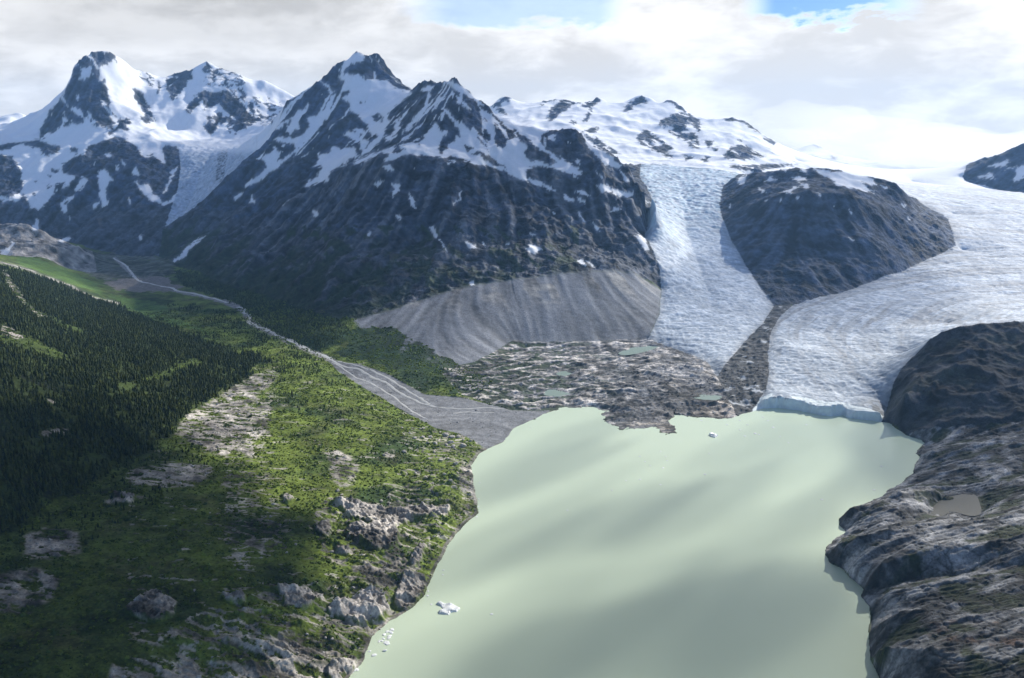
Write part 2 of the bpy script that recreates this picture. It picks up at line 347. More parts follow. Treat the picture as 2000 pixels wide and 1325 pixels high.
SLOPE = reg(T['slope_foot'], T['slope_back'], [(-1500, 380, 3300), (-1500, 1180, 700)])
UPPER = (R > 4700) & (X > 250) & (Z0 > 200)
RANGE |= UPPER & ~(MAIN | M2 | MASS | NUN | RMT | FAR | G_BIG | G_MID)
ROCKMT = (MASS | M2 | MAIN | RANGE | FAR | RMT | NUN | LRIDGE) & ~G_BIG
ICE = G_MID | G_BIG | ICEL

mt = np.clip(blur(ROCKMT.astype(float), max(2, int(6 * Q))), 0, 1)
wx = fbm(X, Y, 420, 3, 11) * 55 + fbm(X, Y, 90, 2, 12) * 12
wy = fbm(X, Y, 420, 3, 21) * 55 + fbm(X, Y, 90, 2, 22) * 12
crestkeep = mt * ~G_MID
Zb = sample(base, X + wx * crestkeep * 0.45, Y + wy * crestkeep * 0.45)
Zs = blur(base, max(2, int(5 * Q)))
keep_soft = np.clip(blur((SLOPE | ~(ROCKMT | ICE | LAKE | HEAD | DOME)).astype(float), max(1, int(4 * Q))), 0, 1) * (1 - np.clip(blur((LAKE | HEAD).astype(float), max(1, int(5 * Q))) * 3, 0, 1))
Zb = Zb * (1 - keep_soft) + Zs * keep_soft

# fall-line direction
dth = (TH1 - TH0) / (NT - 1); dlr = (LR1 - LR0) / (NR - 1)
gt = np.gradient(blur(Zb, max(2, int(7 * Q))), axis=1) / dth / R
gr = np.gradient(blur(Zb, max(2, int(7 * Q))), axis=0) / dlr / R
st, ct = np.sin(th), np.cos(th)
gx, gy = gt * ct + gr * st, -gt * st + gr * ct
gm = np.hypot(gx, gy) + 1e-4
dxn, dyn = gx / gm, gy / gm
SLP = gm

TEX = rng.random((1024, 1024))
TEX = blur(TEX, 1); TEX = (TEX - TEX.mean()) / TEX.std()


def texs(x, y, s):
    i = (np.floor(x / s).astype(np.int64)) & 1023; j = (np.floor(y / s).astype(np.int64)) & 1023
    return TEX[j, i]


def lic(vx, vy, px, step, n):
    """streaks that run along a direction field; px = width in metres (array or number)"""
    acc = texs(X, Y, px); k = 1
    for sgn in (1, -1):
        xx, yy = X.copy(), Y.copy()
        for q in range(n):
            j = (np.log(np.hypot(xx, yy)) - LR0) / dlr
            i = (np.arctan2(xx, yy) - TH0) / dth
            j = np.clip(j, 0, NR - 1).astype(int); i = np.clip(i, 0, NT - 1).astype(int)
            xx = xx + sgn * step * vx[j, i]; yy = yy + sgn * step * vy[j, i]
            acc = acc + texs(xx, yy, px); k += 1
    return acc / math.sqrt(k)


L1 = lic(dxn, dyn, 13.0, 14.0, 9)        # gullies on rock and scree
L2 = lic(dxn, dyn, 6.0, 12.0, 12)        # finer streaks
L3 = lic(-dyn, dxn, 5.0, 4.0, 7)         # across the flow: crevasses, strata
L1 = blur(L1, 1)

# ------------------------------------------------------------------ relief
rm = ridged(X + wx, Y + wy, 520, 7, 31, 0.52, CELL)
f1 = fbm(X, Y, 60, 5, 41, 0.55, CELL)
f2 = fbm(X, Y, 14, 3, 51, 0.6, CELL)
amp = np.zeros_like(X)
amp[ROCKMT] = 34
amp[MASS] = 36
amp[FAR] = 30
amp[NUN] = 22
amp[MAIN] = 32
amp[RANGE] = 26
amp[LRIDGE] = 26
amp[ICE] = 0
amp = blur(amp, max(2, int(5 * Q)))
rk2 = ridged(X + 0.5 * wx, Y + 0.5 * wy + 0.6 * Zb, 85, 4, 37, 0.68, CELL)
Zd = amp * rm + amp / 34 * (f1 * 5 + rk2 * 11 + L1 * 2.2 * np.clip(SLP * 2, 0, 1) + L2 * 1.2 * np.clip(SLP * 2, 0, 1))
sc = blur(SCREE.astype(float), max(1, int(3 * Q)))
Zd = Zd * (1 - 0.85 * sc) + sc * (L1 * 0.35 + L2 * 0.45 + f1 * 0.6 + f2 * 0.5)
dm = blur(DOME.astype(float), max(1, int(3 * Q)))
Zd += dm * (ridged(X, Y, 150, 6, 61, 0.58, CELL) * 12 + f1 * 2.6 + L1 * 1.2 + rk2 * 3)
# ice-scoured headlands, whalebacks along the shore-parallel grain
ax, ay = X * 0.94 + Y * 0.34, -X * 0.34 + Y * 0.94
hd = blur((HEAD & ~LAKE).astype(float), max(1, int(2 * Q)))
hn = ridged(ax / 3.6 + 4 * perlin(X / 90, Y / 90, 70), ay, 58, 6, 71, 0.5, CELL)
bed = perlin((ay * 0.8 + 1.1 * Zb) / 5.5, ax / 70, 74) + 0.7 * perlin((ay * 0.8 + 1.1 * Zb) / 2.6, ax / 34, 75)
joint = smooth(0.90, 1.0, 1 - np.abs(perlin(ax / 34 + 0.25 * ay / 34, ay / 110, 76)) * 1.6) + 0.7 * smooth(0.93, 1.0, 1 - np.abs(perlin(ax / 90, ay / 26, 77)) * 1.6)
Zd += hd * (hn * 6.5 + ridged(ax / 2.2, ay, 15, 4, 73, 0.7, CELL) * 1.5 + np.floor(bed * 2.2) * 0.55 + bed * 0.5 - joint * 1.8)
# glaciated rock plain: low parallel ribs
pl = blur((PLAIN & ~LAKE).astype(float), max(1, int(2 * Q)))
bx, by = X * 0.97 + Y * 0.25, -X * 0.25 + Y * 0.97
pn = ridged(bx / 2.8, by, 40, 6, 81, 0.72, CELL)
pbed = perlin(by / 7.0, bx / 60, 83) + 0.6 * perlin(by / 3.2, bx / 30, 84)
pbig = ridged(X / 1.5, Y, 170, 4, 86, 0.6, CELL)
Zd += pl * (pn * 3.2 + pbig * 9 + f2 * 1.4 + pbed * 0.6 + ridged(X, Y, 16, 3, 89, 0.7, CELL) * 1.4)
mo = blur(MORAINE.astype(float), max(1, int(2 * Q)))
Zd += mo * (fbm(X, Y, 40, 5, 85, 0.6, CELL) * 5)
ic = blur(ICE.astype(float), 1)
icefall = G_MID * smooth(200, 420, Zb) + ICEL * 1.5
lump = fbm(X, Y, 46, 4, 91, 0.6, CELL)
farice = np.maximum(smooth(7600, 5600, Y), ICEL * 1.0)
crev = ridged(X + 3 * perlin(X / 40, Y / 40, 88), Y, 26, 4, 92, 0.75, CELL)
crev2 = ridged(X * 0.5, Y * 1.25, 38, 4, 93, 0.7, CELL)
Zd += ic * farice * (fbm(X, Y, 150, 2, 94) * 3.0 + L3 * (0.30 + 0.3 * icefall) + L2 * 0.25 + crev * 1.7 + crev2 * (1.2 + 2.5 * icefall) + lump * (0.6 + 3.0 * icefall))
SOFT = ~(ROCKMT | ICE | LAKE | HEAD | DOME | PLAIN | SCREE | MORAINE)
so = blur(SOFT.astype(float), max(1, int(2 * Q)))
nearleft = so * ~DELTA
Zd += nearleft * (fbm(X, Y, 160, 4, 95, 0.5, CELL) * 4.5 + f2 * 0.9)
Zd += SLOPE * fbm(X, Y, 260, 3, 97, 0.5) * 9
# the glacier bulges above its margins
Zd += blur(ICE.astype(float), max(2, int(9 * Q))) * ICE * 10 - ICE * 5
shoremask = np.clip(blur(LAKE.astype(float), max(1, int(2 * Q))) * 2.2, 0, 1)
Zd *= 1 - 0.75 * shoremask
Z = Zb + Zd
Z = np.where(LAKE, np.minimum(Z, -0.8), np.maximum(Z, 0.5 + 0 * Z))
U, V = project(X, Y, Z)

# ------------------------------------------------------------------ ground cover, painted on the land itself
ju = fbm(X + Z, Y, 55, 4, 101, 0.6, CELL); jv = fbm(X, Y + Z, 55, 4, 111, 0.6, CELL)


def area(polys, jit=4.0, within=None):
    u, v = U + ju * jit, V + jv * jit
    m = np.zeros(X.shape, bool)
    for p in polys:
        m |= inpoly(u, v, p)
    return m if within is None else m & within


# bare rock standing out of the green fan
KNOBS = [[(612, 1022), (650, 1012), (645, 1040), (620, 1045)], [(650, 972), (700, 982), (760, 1000), (830, 985), (880, 988), (872, 1010), (800, 1018), (760, 1032), (700, 1016), (660, 995)],
         [(680, 1030), (720, 1028), (770, 1025), (787, 1045), (772, 1065), (730, 1075), (690, 1052), (672, 1040)], [(635, 1190), (700, 1160), (742, 1150), (766, 1195), (742, 1212), (700, 1222), (668, 1202)],
         [(540, 1155), (600, 1150), (636, 1170), (602, 1192), (560, 1182)], [(790, 1125), (835, 1130), (830, 1165), (790, 1195), (768, 1188), (775, 1150)], [(800, 1090), (820, 1065), (832, 1062), (822, 1100), (805, 1108)],
         [(545, 970), (560, 968), (582, 975), (560, 985)], [(220, 965), (268, 970), (258, 985), (218, 988)], [(240, 1190), (300, 1158), (345, 1175), (335, 1205), (300, 1218), (262, 1205)], [(420, 1160), (480, 1162), (484, 1180), (440, 1176)],
         [(640, 1300), (700, 1285), (690, 1310), (660, 1325), (640, 1320)], [(660, 1060), (690, 1075), (680, 1085), (655, 1072)]]
PALE = [[(350, 830), (378, 802), (440, 768), (462, 750), (500, 728), (542, 728), (530, 752), (502, 772), (530, 800), (522, 840), (490, 868), (500, 890), (440, 893), (402, 882), (362, 858), (345, 848)],
        [(245, 925), (285, 910), (330, 905), (408, 906), (415, 925), (380, 948), (310, 950), (250, 945)], [(205, 975), (225, 970), (225, 985), (205, 985)],
        [(627, 880), (660, 878), (690, 892), (705, 910), (690, 945), (665, 952), (642, 930), (652, 905)],
        [(45, 1045), (90, 1030), (160, 1040), (152, 1080), (100, 1095), (50, 1090)], [(10, 1120), (60, 1110), (120, 1120), (108, 1160), (60, 1200), (-60, 1200), (-40, 1130)],
        [(250, 1235), (330, 1225), (370, 1240), (310, 1262), (270, 1252)], [(220, 1292), (270, 1282), (400, 1288), (560, 1300), (700, 1300), (670, 1340), (200, 1345)], [(395, 1243), (500, 1240), (640, 1258), (700, 1288), (560, 1302), (450, 1282)],
        [(900, 905), (925, 915), (930, 950), (925, 970), (890, 955)], [(595, 742), (612, 742), (610, 752), (594, 752)], [(750, 885), (775, 882), (770, 895), (752, 892)], [(680, 1105), (800, 1085), (800, 1135), (740, 1150), (690, 1135)],
        [(90, 778), (108, 780), (105, 800), (92, 800)], [(80, 840), (130, 838), (128, 852), (85, 852)]]
SPECK = [[(790, 835), (870, 838), (930, 862), (950, 880), (920, 915), (880, 905), (830, 890), (790, 860)], [(780, 920), (920, 900), (930, 1000), (870, 1060), (850, 1120), (780, 1120), (640, 1100), (600, 1030), (640, 965), (760, 985)],
         [(400, 1180), (760, 1110), (850, 1120), (830, 1180), (700, 1290), (400, 1330), (300, 1270)], [(520, 720), (545, 722), (530, 830), (515, 900), (500, 900)], [(440, 890), (520, 900), (560, 1060), (470, 1130), (440, 1060)]]
knob0 = area(KNOBS, 4.5, nearleft > 0.4)
kb = blur(knob0.astype(float), max(1, int(2 * Q)))
crack = ridged(X * 1.3, Y, 17, 3, 131, 0.6, CELL)
crag = ridged(X * 0.8 + 0.3 * Y, Y, 30, 5, 132, 0.75, CELL)
Z += np.where(LAKE, 0, smooth(0.25, 0.75, kb) * (7.5 + 2 * f2 + 1.8 * crack + 3.6 * crag))
pale0 = area(PALE, 5, nearleft > 0.4)
terr = ridged(X / 3.0 + Y * 0.25, Y, 26, 5, 135, 0.6, CELL)
Z += np.where(LAKE, 0, blur(pale0.astype(float), 1) * (terr * 2.2 + crag * 1.4))
shorehills = area([SPECK[1], SPECK[2]], 10, nearleft > 0.3)
Z += np.where(LAKE, 0, blur(shorehills.astype(float), max(2, int(6 * Q))) * (1 - 0.8 * shoremask) * (ridged(X / 1.8, Y, 75, 5, 137, 0.6, CELL) * 9 + crag * 1.6))
Z = np.where(LAKE, Z, np.maximum(Z, 0.4))
U, V = project(X, Y, Z)

SNOW_M = [  # snow on the two middle mountains
    [(682, 102), (700, 99), (712, 104), (710, 120), (690, 125), (675, 132), (670, 145), (700, 145), (717, 155), (757, 157), (772, 172), (800, 177), (806, 181), (782, 200), (765, 215), (755, 230), (760, 237), (745, 262), (725, 265), (720, 252), (715, 242), (700, 227), (685, 217), (682, 202), (665, 190), (675, 187), (685, 180), (667, 175), (672, 162), (662, 152), (665, 135), (672, 122)],
    [(657, 180), (647, 205), (645, 220), (630, 240), (610, 260), (600, 275), (582, 292), (562, 310), (545, 325), (517, 347), (507, 355), (477, 365), (495, 347), (522, 330), (512, 307), (537, 290), (550, 297), (540, 315), (555, 310), (575, 292), (575, 280), (555, 277), (532, 275), (542, 267), (572, 270), (590, 265), (600, 252), (602, 240), (600, 232), (615, 225), (632, 215), (640, 197)],
    [(565, 230), (585, 232), (587, 252), (572, 252), (555, 252), (570, 245)], [(530, 255), (560, 232), (565, 235), (547, 250)],
    [(622, 152), (626, 152), (652, 184), (647, 185)], [(558, 170), (600, 150), (652, 122), (655, 126), (612, 152), (575, 172)],
    [(672, 265), (682, 255), (710, 252), (712, 260), (697, 262), (720, 277), (715, 290), (702, 292), (705, 277), (690, 272)],
    [(620, 302), (642, 300), (650, 285), (670, 292), (692, 285), (695, 300), (675, 320), (645, 335), (642, 350), (630, 355), (602, 365), (595, 365), (622, 340), (630, 325), (607, 327), (625, 312)],
    [(760, 237), (750, 265), (732, 287), (715, 300), (690, 317), (722, 303), (750, 292), (775, 284), (770, 292), (767, 300), (790, 292), (805, 300), (782, 305), (765, 312), (742, 315), (760, 302), (745, 298), (700, 322), (690, 320)],
    [(775, 282), (820, 280), (832, 260), (850, 237), (860, 255), (875, 255), (870, 265), (860, 277), (855, 287), (862, 300), (885, 277), (892, 265), (907, 277), (912, 300), (930, 305), (937, 300), (950, 322), (925, 317), (887, 307), (850, 306), (800, 301), (795, 295)],
    [(862, 210), (872, 215), (890, 235), (907, 250), (920, 255), (922, 245), (937, 265), (950, 272), (950, 300), (925, 275), (900, 260), (885, 240), (870, 222)],
    [(772, 235), (780, 235), (782, 250), (772, 267), (755, 277), (752, 270), (770, 260)], [(837, 180), (842, 187), (832, 215), (815, 240), (810, 240), (828, 210), (834, 192)],
    [(820, 220), (795, 245), (807, 247), (800, 255), (782, 265), (808, 235)], [(810, 252), (787, 277), (800, 272)], [(820, 175), (835, 167), (850, 170), (840, 180), (825, 177)],
    [(870, 157), (885, 157), (912, 175), (940, 195), (952, 212), (935, 202), (907, 186), (880, 170)], [(884, 180), (900, 195), (922, 215), (915, 215), (893, 195)], [(850, 200), (862, 188), (868, 190), (852, 208), (842, 222)],
    [(957, 207), (975, 224), (1005, 233), (1035, 238), (1060, 246), (1075, 254), (1055, 265), (1062, 290), (1075, 297), (1090, 310), (1110, 320), (1140, 337), (1125, 345), (1090, 322), (1070, 300), (1040, 282), (1025, 267), (997, 252), (982, 242), (965, 222)],
    [(900, 235), (915, 250), (927, 257), (945, 270), (962, 282), (982, 290), (992, 275), (1007, 270), (1030, 282), (1025, 300), (1035, 315), (1055, 315), (1075, 322), (1090, 320), (1112, 337), (1130, 350), (1100, 335), (1075, 327), (1050, 327), (1027, 330), (1030, 350), (990, 330), (970, 315), (950, 300), (927, 292), (910, 285), (900, 300)],
    [(900, 306), (927, 311), (950, 316), (990, 330), (1030, 350), (1072, 362), (1090, 377), (1070, 370), (1030, 355), (967, 328), (925, 320)],
    [(1142, 266), (1165, 288), (1192, 302), (1215, 325), (1210, 330), (1182, 322), (1165, 305), (1147, 285)], [(1165, 360), (1177, 357), (1195, 367), (1220, 375), (1237, 375), (1235, 382), (1212, 387), (1195, 377), (1175, 375)],
    [(1122, 372), (1135, 370), (1145, 377), (1154, 381), (1120, 376)], [(1102, 380), (1122, 392), (1117, 395), (1103, 388)], [(1125, 384), (1140, 392), (1146, 401), (1130, 394)], [(1245, 377), (1255, 387), (1277, 400), (1262, 396)],
    [(1152, 429), (1160, 437), (1176, 453), (1165, 449)], [(1128, 413), (1134, 416), (1144, 434), (1138, 432)], [(1191, 413), (1200, 404), (1214, 410), (1200, 413)], [(1237, 460), (1247, 458), (1259, 465), (1271, 491), (1260, 488)],
    [(797, 377), (807, 387), (816, 411), (804, 402)], [(765, 355), (780, 360), (777, 375), (765, 388), (768, 368)], [(730, 357), (750, 354), (747, 361), (737, 366)], [(747, 322), (765, 325), (771, 335), (760, 334)], [(902, 370), (898, 392), (882, 403), (893, 389)],
    [(452, 387), (477, 376), (462, 391)], [(552, 403), (566, 386), (558, 399)], [(611, 413), (623, 413), (619, 428), (614, 422)], [(838, 445), (847, 439), (855, 464), (846, 464)], [(857, 467), (862, 470), (876, 494), (870, 488)], [(908, 472), (918, 474), (933, 480), (932, 487), (914, 486)],
    [(1026, 484), (1043, 478), (1060, 487), (1037, 497)], [(980, 476), (996, 477), (989, 481)], [(1033, 456), (1047, 458), (1040, 461)], [(916, 552), (925, 549), (929, 559), (919, 561)], [(1127, 509), (1139, 505), (1144, 523)], [(1142, 506), (1149, 507), (1161, 523), (1150, 518)],
    [(336, 513), (354, 507), (381, 477), (409, 457), (381, 470), (360, 488)], [(716, 454), (724, 452), (722, 460), (717, 460)], [(775, 420), (782, 420), (783, 428), (777, 427)], [(1075, 412), (1085, 418), (1080, 420)], [(940, 470), (946, 475), (950, 482), (943, 477)],
    [(497, 395), (493, 398), (485, 396), (493, 380)], [(1205, 330), (1225, 345), (1235, 360), (1222, 352)], [(1160, 335), (1180, 345), (1175, 352)], [(1070, 270), (1080, 262), (1088, 270), (1080, 275)], [(1090, 300), (1112, 322), (1100, 318)]]
ROCK_M = [[(675, 132), (690, 125), (712, 130), (715, 105), (737, 100), (750, 107), (762, 135), (775, 152), (802, 176), (772, 170), (757, 157), (737, 157), (722, 155), (707, 152), (692, 137)], [(727, 225), (737, 219), (750, 230), (746, 241), (732, 238)], [(700, 200), (714, 190), (714, 200)],
          [(855, 287), (862, 300), (885, 277), (878, 255), (870, 270), (858, 282)], [(930, 268), (938, 270), (952, 290), (958, 298), (945, 290)], [(907, 290), (925, 287), (935, 296), (925, 300)], [(1055, 268), (1075, 272), (1090, 285), (1100, 300), (1080, 292), (1065, 282)]]
ROCK_L = [  # bare rock on the snow-covered left massif
    [(150, 114), (175, 99), (215, 100), (252, 127), (240, 121), (217, 121), (200, 129), (194, 134), (194, 162), (205, 155), (212, 185), (217, 215), (226, 235), (220, 252), (182, 245), (170, 227), (160, 240), (135, 245), (100, 260), (78, 276), (78, 252), (98, 218), (122, 186), (138, 152)],
    [(260, 174), (270, 174), (287, 200), (306, 242), (295, 240), (285, 242), (275, 230), (285, 222), (262, 192)], [(322, 148), (377, 132), (375, 152), (357, 175), (337, 197), (325, 172)], [(310, 157), (315, 160), (311, 185), (307, 180)],
    [(362, 215), (382, 187), (400, 177), (430, 180), (450, 175), (475, 175), (480, 187), (475, 205), (495, 200), (500, 240), (457, 262), (447, 260), (445, 235), (425, 250), (410, 266), (397, 250), (405, 240), (402, 230), (425, 222), (432, 200), (400, 215), (395, 195), (370, 224)],
    [(232, 230), (250, 232), (257, 240), (245, 245), (252, 255), (230, 252), (215, 265), (210, 260), (227, 250)], [(-20, 285), (40, 281), (75, 272), (82, 282), (60, 290), (0, 292)]]
ROCK_LHALF = [[(270, 132), (302, 149), (300, 172), (282, 162), (268, 140)], [(480, 190), (545, 195), (552, 212), (530, 245), (500, 240)], [(400, 120), (430, 120), (470, 140), (480, 165), (440, 172), (395, 165)]]
SNOW_IN_L = [[(155, 185), (137, 198), (140, 215), (150, 225), (166, 232), (155, 208)], [(160, 135), (180, 130), (175, 150), (150, 165)]]
SNOW_LOW = [[(45, 282), (77, 290), (85, 305), (107, 302), (120, 280), (155, 280), (170, 287), (165, 302), (142, 307), (120, 325), (125, 340), (150, 345), (125, 367), (105, 375), (97, 390), (75, 412), (60, 407), (47, 380), (37, 392), (17, 394), (-30, 384), (-30, 376), (15, 384), (37, 380), (47, 357), (37, 327), (22, 305), (-20, 300)],
            [(192, 332), (207, 332), (220, 352), (207, 367), (207, 387), (212, 400), (202, 406), (195, 387), (192, 362)], [(162, 345), (172, 352), (165, 365), (150, 374), (144, 370)], [(262, 350), (277, 362), (292, 360), (300, 380), (312, 387), (325, 402), (300, 395), (282, 382), (272, 367)],
            [(332, 347), (336, 330), (347, 327), (337, 345), (327, 372), (315, 385)], [(118, 410), (120, 395), (145, 380), (142, 388), (128, 397), (132, 412), (124, 416)], [(222, 326), (237, 326), (232, 335)], [(235, 310), (247, 320), (242, 327)], [(206, 300), (221, 302), (217, 310), (207, 307)],
            [(260, 332), (265, 327), (275, 345), (257, 340)], [(250, 385), (256, 387), (252, 398)], [(237, 268), (270, 288), (282, 310), (297, 302), (322, 322), (325, 305), (320, 287), (332, 278), (350, 297), (375, 287), (330, 270)], [(305, 398), (325, 402), (345, 392), (352, 380), (345, 375), (330, 392)],
            [(180, 405), (190, 395), (195, 398), (182, 410)], [(183, 323), (190, 310), (186, 322)], [(60, 448), (72, 428), (77, 440), (75, 452)], [(110, 470), (135, 463), (140, 468), (120, 475)], [(0, 490), (20, 480), (25, 470), (30, 475), (15, 498), (0, 502)], [(268, 460), (275, 458), (280, 465), (272, 468)], [(136, 418), (140, 421), (137, 430)]]
ROCK_LOW = [[(322, 282), (345, 287), (354, 317), (337, 332), (325, 320), (317, 292)], [(77, 280), (100, 284), (104, 300), (90, 304), (78, 292)], [(137, 282), (152, 286), (150, 298), (138, 296)], [(105, 285), (118, 288), (112, 302)], [(100, 330), (116, 332), (110, 340), (100, 338)], [(92, 341), (104, 344), (98, 350)], [(65, 352), (74, 354), (70, 358)], [(92, 360), (99, 365), (92, 368)], [(108, 360), (125, 356), (120, 368), (107, 372)], [(62, 375), (70, 378), (66, 383)]]
ROCK_R = [[(-40, 228), (0, 226), (20, 222), (40, 216), (60, 228), (78, 241), (60, 244), (25, 255), (0, 266), (-40, 270)], [(960, 208), (982, 190), (1000, 187), (995, 195), (975, 203), (992, 227), (975, 220)], [(1057, 197), (1085, 190), (1087, 196), (1070, 200), (1057, 207)], [(1067, 232), (1075, 212), (1090, 200), (1105, 190), (1125, 201), (1112, 210), (1095, 222), (1077, 237)], [(1125, 199), (1155, 196), (1167, 188), (1172, 197), (1162, 205), (1152, 225), (1147, 237), (1137, 240), (1152, 212), (1142, 210)],
          [(1217, 217), (1225, 203), (1255, 184), (1265, 200), (1245, 205), (1225, 220)], [(1292, 200), (1310, 192), (1327, 202), (1342, 218), (1325, 215), (1312, 202)], [(1287, 245), (1290, 235), (1325, 220), (1347, 222), (1367, 235), (1367, 257), (1350, 242), (1332, 250), (1362, 265), (1367, 290), (1350, 287), (1335, 270), (1325, 270)],
          [(1242, 267), (1262, 252), (1275, 262), (1300, 280), (1317, 290), (1305, 297), (1315, 310), (1300, 305), (1280, 295), (1265, 287), (1250, 280)], [(1137, 257), (1165, 247), (1172, 250), (1165, 257), (1142, 265), (1165, 267), (1180, 282), (1217, 302), (1195, 300), (1170, 290), (1145, 270)], [(1335, 300), (1355, 307), (1340, 316)],
          [(1348, 225), (1366, 232), (1366, 258), (1350, 245)], [(1412, 303), (1428, 287), (1451, 282), (1496, 307), (1480, 311), (1421, 311)], [(1490, 264), (1519, 279), (1545, 297), (1560, 322), (1530, 302), (1493, 277)], [(1408, 234), (1428, 227), (1441, 234), (1425, 238)], [(1376, 274), (1395, 277), (1382, 288)], [(1389, 287), (1405, 289), (1399, 298)], [(1439, 271), (1454, 274), (1447, 278)], [(1363, 310), (1389, 307), (1382, 317)],
          [(1421, 325), (1496, 320), (1560, 322), (1512, 329), (1457, 337)], [(1462, 328), (1500, 326), (1480, 333)], [(1430, 232), (1460, 237), (1490, 262), (1475, 256), (1455, 242)], [(1110, 238), (1128, 236), (1122, 243)], [(1570, 262), (1600, 262), (1608, 290), (1590, 285)], [(1618, 302), (1640, 310), (1630, 312)]]
SNOW_N = [[(1584, 331), (1610, 331), (1642, 340), (1675, 365), (1711, 375), (1691, 374), (1662, 364), (1636, 362), (1618, 349)], [(1633, 336), (1662, 334), (1701, 347), (1713, 362), (1681, 357), (1703, 374), (1655, 368)], [(1438, 359), (1447, 345), (1459, 341), (1454, 360)], [(1493, 356), (1506, 345), (1519, 349)], [(1544, 347), (1575, 346), (1574, 353), (1550, 352)], [(1556, 354), (1584, 365), (1574, 369)], [(1520, 376), (1563, 362), (1545, 376)],
          [(1476, 364), (1498, 375), (1490, 377)], [(1527, 330), (1544, 326), (1535, 336)], [(1556, 334), (1579, 326), (1571, 336)], [(1615, 392), (1641, 415), (1632, 408)], [(1596, 374), (1606, 384), (1600, 385)], [(1492, 390), (1502, 389), (1496, 394)], [(1555, 385), (1566, 386), (1560, 390)], [(1524, 388), (1530, 390), (1526, 396)], [(1420, 405), (1429, 396), (1424, 408)], [(1654, 462), (1669, 468), (1662, 469)], [(1760, 397), (1772, 400), (1763, 405)], [(1772, 425), (1780, 429), (1774, 431)], [(1720, 360), (1735, 366), (1730, 371)], [(1657, 408), (1664, 415), (1660, 418)]]
SNOW_RM = [[(1922, 327), (1967, 314), (1979, 316), (1945, 328)], [(1904, 348), (1935, 337), (1943, 349), (1928, 348)], [(1956, 334), (1987, 325), (1980, 356), (2000, 346), (2100, 310), (2000, 324)]]

ALT = Z
n0 = fbm(X, Y, 300, 2, 145)
zb2 = blur(Zb, max(2, int(16 * Q)))
back = np.gradient(zb2, axis=0) / dlr / R < -0.16            # slopes that fall away from the valley
del zb2
speck = ridged(X + 0.7 * Z, Y + 0.7 * Z, 95, 5, 141, 0.62, CELL)
brk = fbm(X + Z, Y - Z, 90, 5, 151, 0.65, CELL)
snow = np.zeros(X.shape, bool)
snow |= (MAIN | M2) & area(SNOW_M, 3.4)
snow &= ~((MAIN | M2) & area(ROCK_M, 3.4) & (brk < 0.42))
snow |= (MAIN | M2) & (ALT > 640 + 60 * n0) & (L2 + 0.6 * L1 + 0.5 * brk < -2.3) & (V < 330)
snow |= (MAIN | M2) & back & (ALT > 520) & (brk > -0.35)
topl = V < np.interp(U, [-50, 0, 75, 100, 160, 225, 240, 290, 340, 420, 500, 560], [283, 283, 274, 284, 290, 268, 268, 282, 286, 292, 295, 300])
up = MASS & (topl | (back & (ALT > 500)) | (ALT > 1100))
rk = area(ROCK_L, 3.6) & (brk < 0.5)
rk |= area(ROCK_LHALF, 5) & (speck + brk * 0.4 > 0.05)
rk &= ~(area(SNOW_IN_L, 3) & (brk > -0.3))
snow |= up & ~rk
low = MASS & ~up
snow |= low & area(SNOW_LOW, 3.6)
snow &= ~(low & area(ROCK_LOW, 3))
snow |= LRIDGE & area(SNOW_LOW, 3)
snow |= RANGE & ~(area(ROCK_R, 3.4) & (brk < 0.55)) & ~ICE
snow |= NUN & area(SNOW_N, 3)
snow |= FAR & ~(area(ROCK_R, 4)) & ~RMT
snow |= RMT & area(SNOW_RM, 4) | (RMT & back)
snow &= ~ICE

# ------------------------------------------------------------------ base colours (linear)
C = np.zeros(X.shape + (3,))


def put(mask, rgb, var=None):
    rgb = np.asarray(rgb, float)
    if var is None:
        C[mask] = rgb
    else:
        C[mask] = rgb * np.clip(1 + var[mask], 0.25, 2.2)[:, None]


def mixc(w, rgb, var=None):
    rgb = np.asarray(rgb, float)
    t = rgb if var is None else rgb * np.clip(1 + var, 0.25, 2.2)[..., None]
    C[:] = C * (1 - w[..., None]) + t * w[..., None]


n1 = fbm(X, Y + Z, 130, 5, 161, 0.6, CELL)
n2 = fbm(X + Z, Y, 22, 3, 171, 0.6, CELL)
n3 = fbm(X, Y, 6, 2, 181, 0.6, CELL)
rockv = 0.3 * n1 + 0.2 * L2 + 0.4 * n2 + 0.14 * L3 + 0.2 * n3
# valley floor and fan
FOREST_POLY = [(0, 518), (100, 548), (215, 592), (330, 640), (470, 693), (530, 690), (500, 722), (442, 764), (385, 802), (338, 838), (330, 852), (300, 872), (250, 905), (180, 945), (110, 985), (60, 1020), (0, 1042), (-500, 1150), (-500, 300)]
grn = 0.45 * n1 + 0.5 * n2 + 0.3 * n3
put(np.ones(X.shape, bool), (0.045, 0.075, 0.022), grn)
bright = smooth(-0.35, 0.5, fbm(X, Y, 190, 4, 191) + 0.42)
bright = bright * (0.4 + 0.6 * smooth(230, 560, U + 60 * n1))  # greens dulled toward the left: darker heath, plus foreground shade put into the colour
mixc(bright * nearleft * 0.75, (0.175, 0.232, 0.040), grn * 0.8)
dry = smooth(0.25, 0.7, fbm(X, Y, 110, 4, 195)) * nearleft
mixc(dry * 0.5, (0.10, 0.105, 0.045), grn)
forest = inpoly(U + ju * 7 + 26 * perlin(X / 70, Y / 70, 421), V + jv * 5 + 10 * perlin(X / 60, Y / 60, 422) * smooth(150, 300, U), FOREST_POLY) & SOFT | (SLOPE & (U < 0) & (V < 1100))
mixc(blur(forest.astype(float), 1) * 0.8, (0.030, 0.046, 0.014), grn)
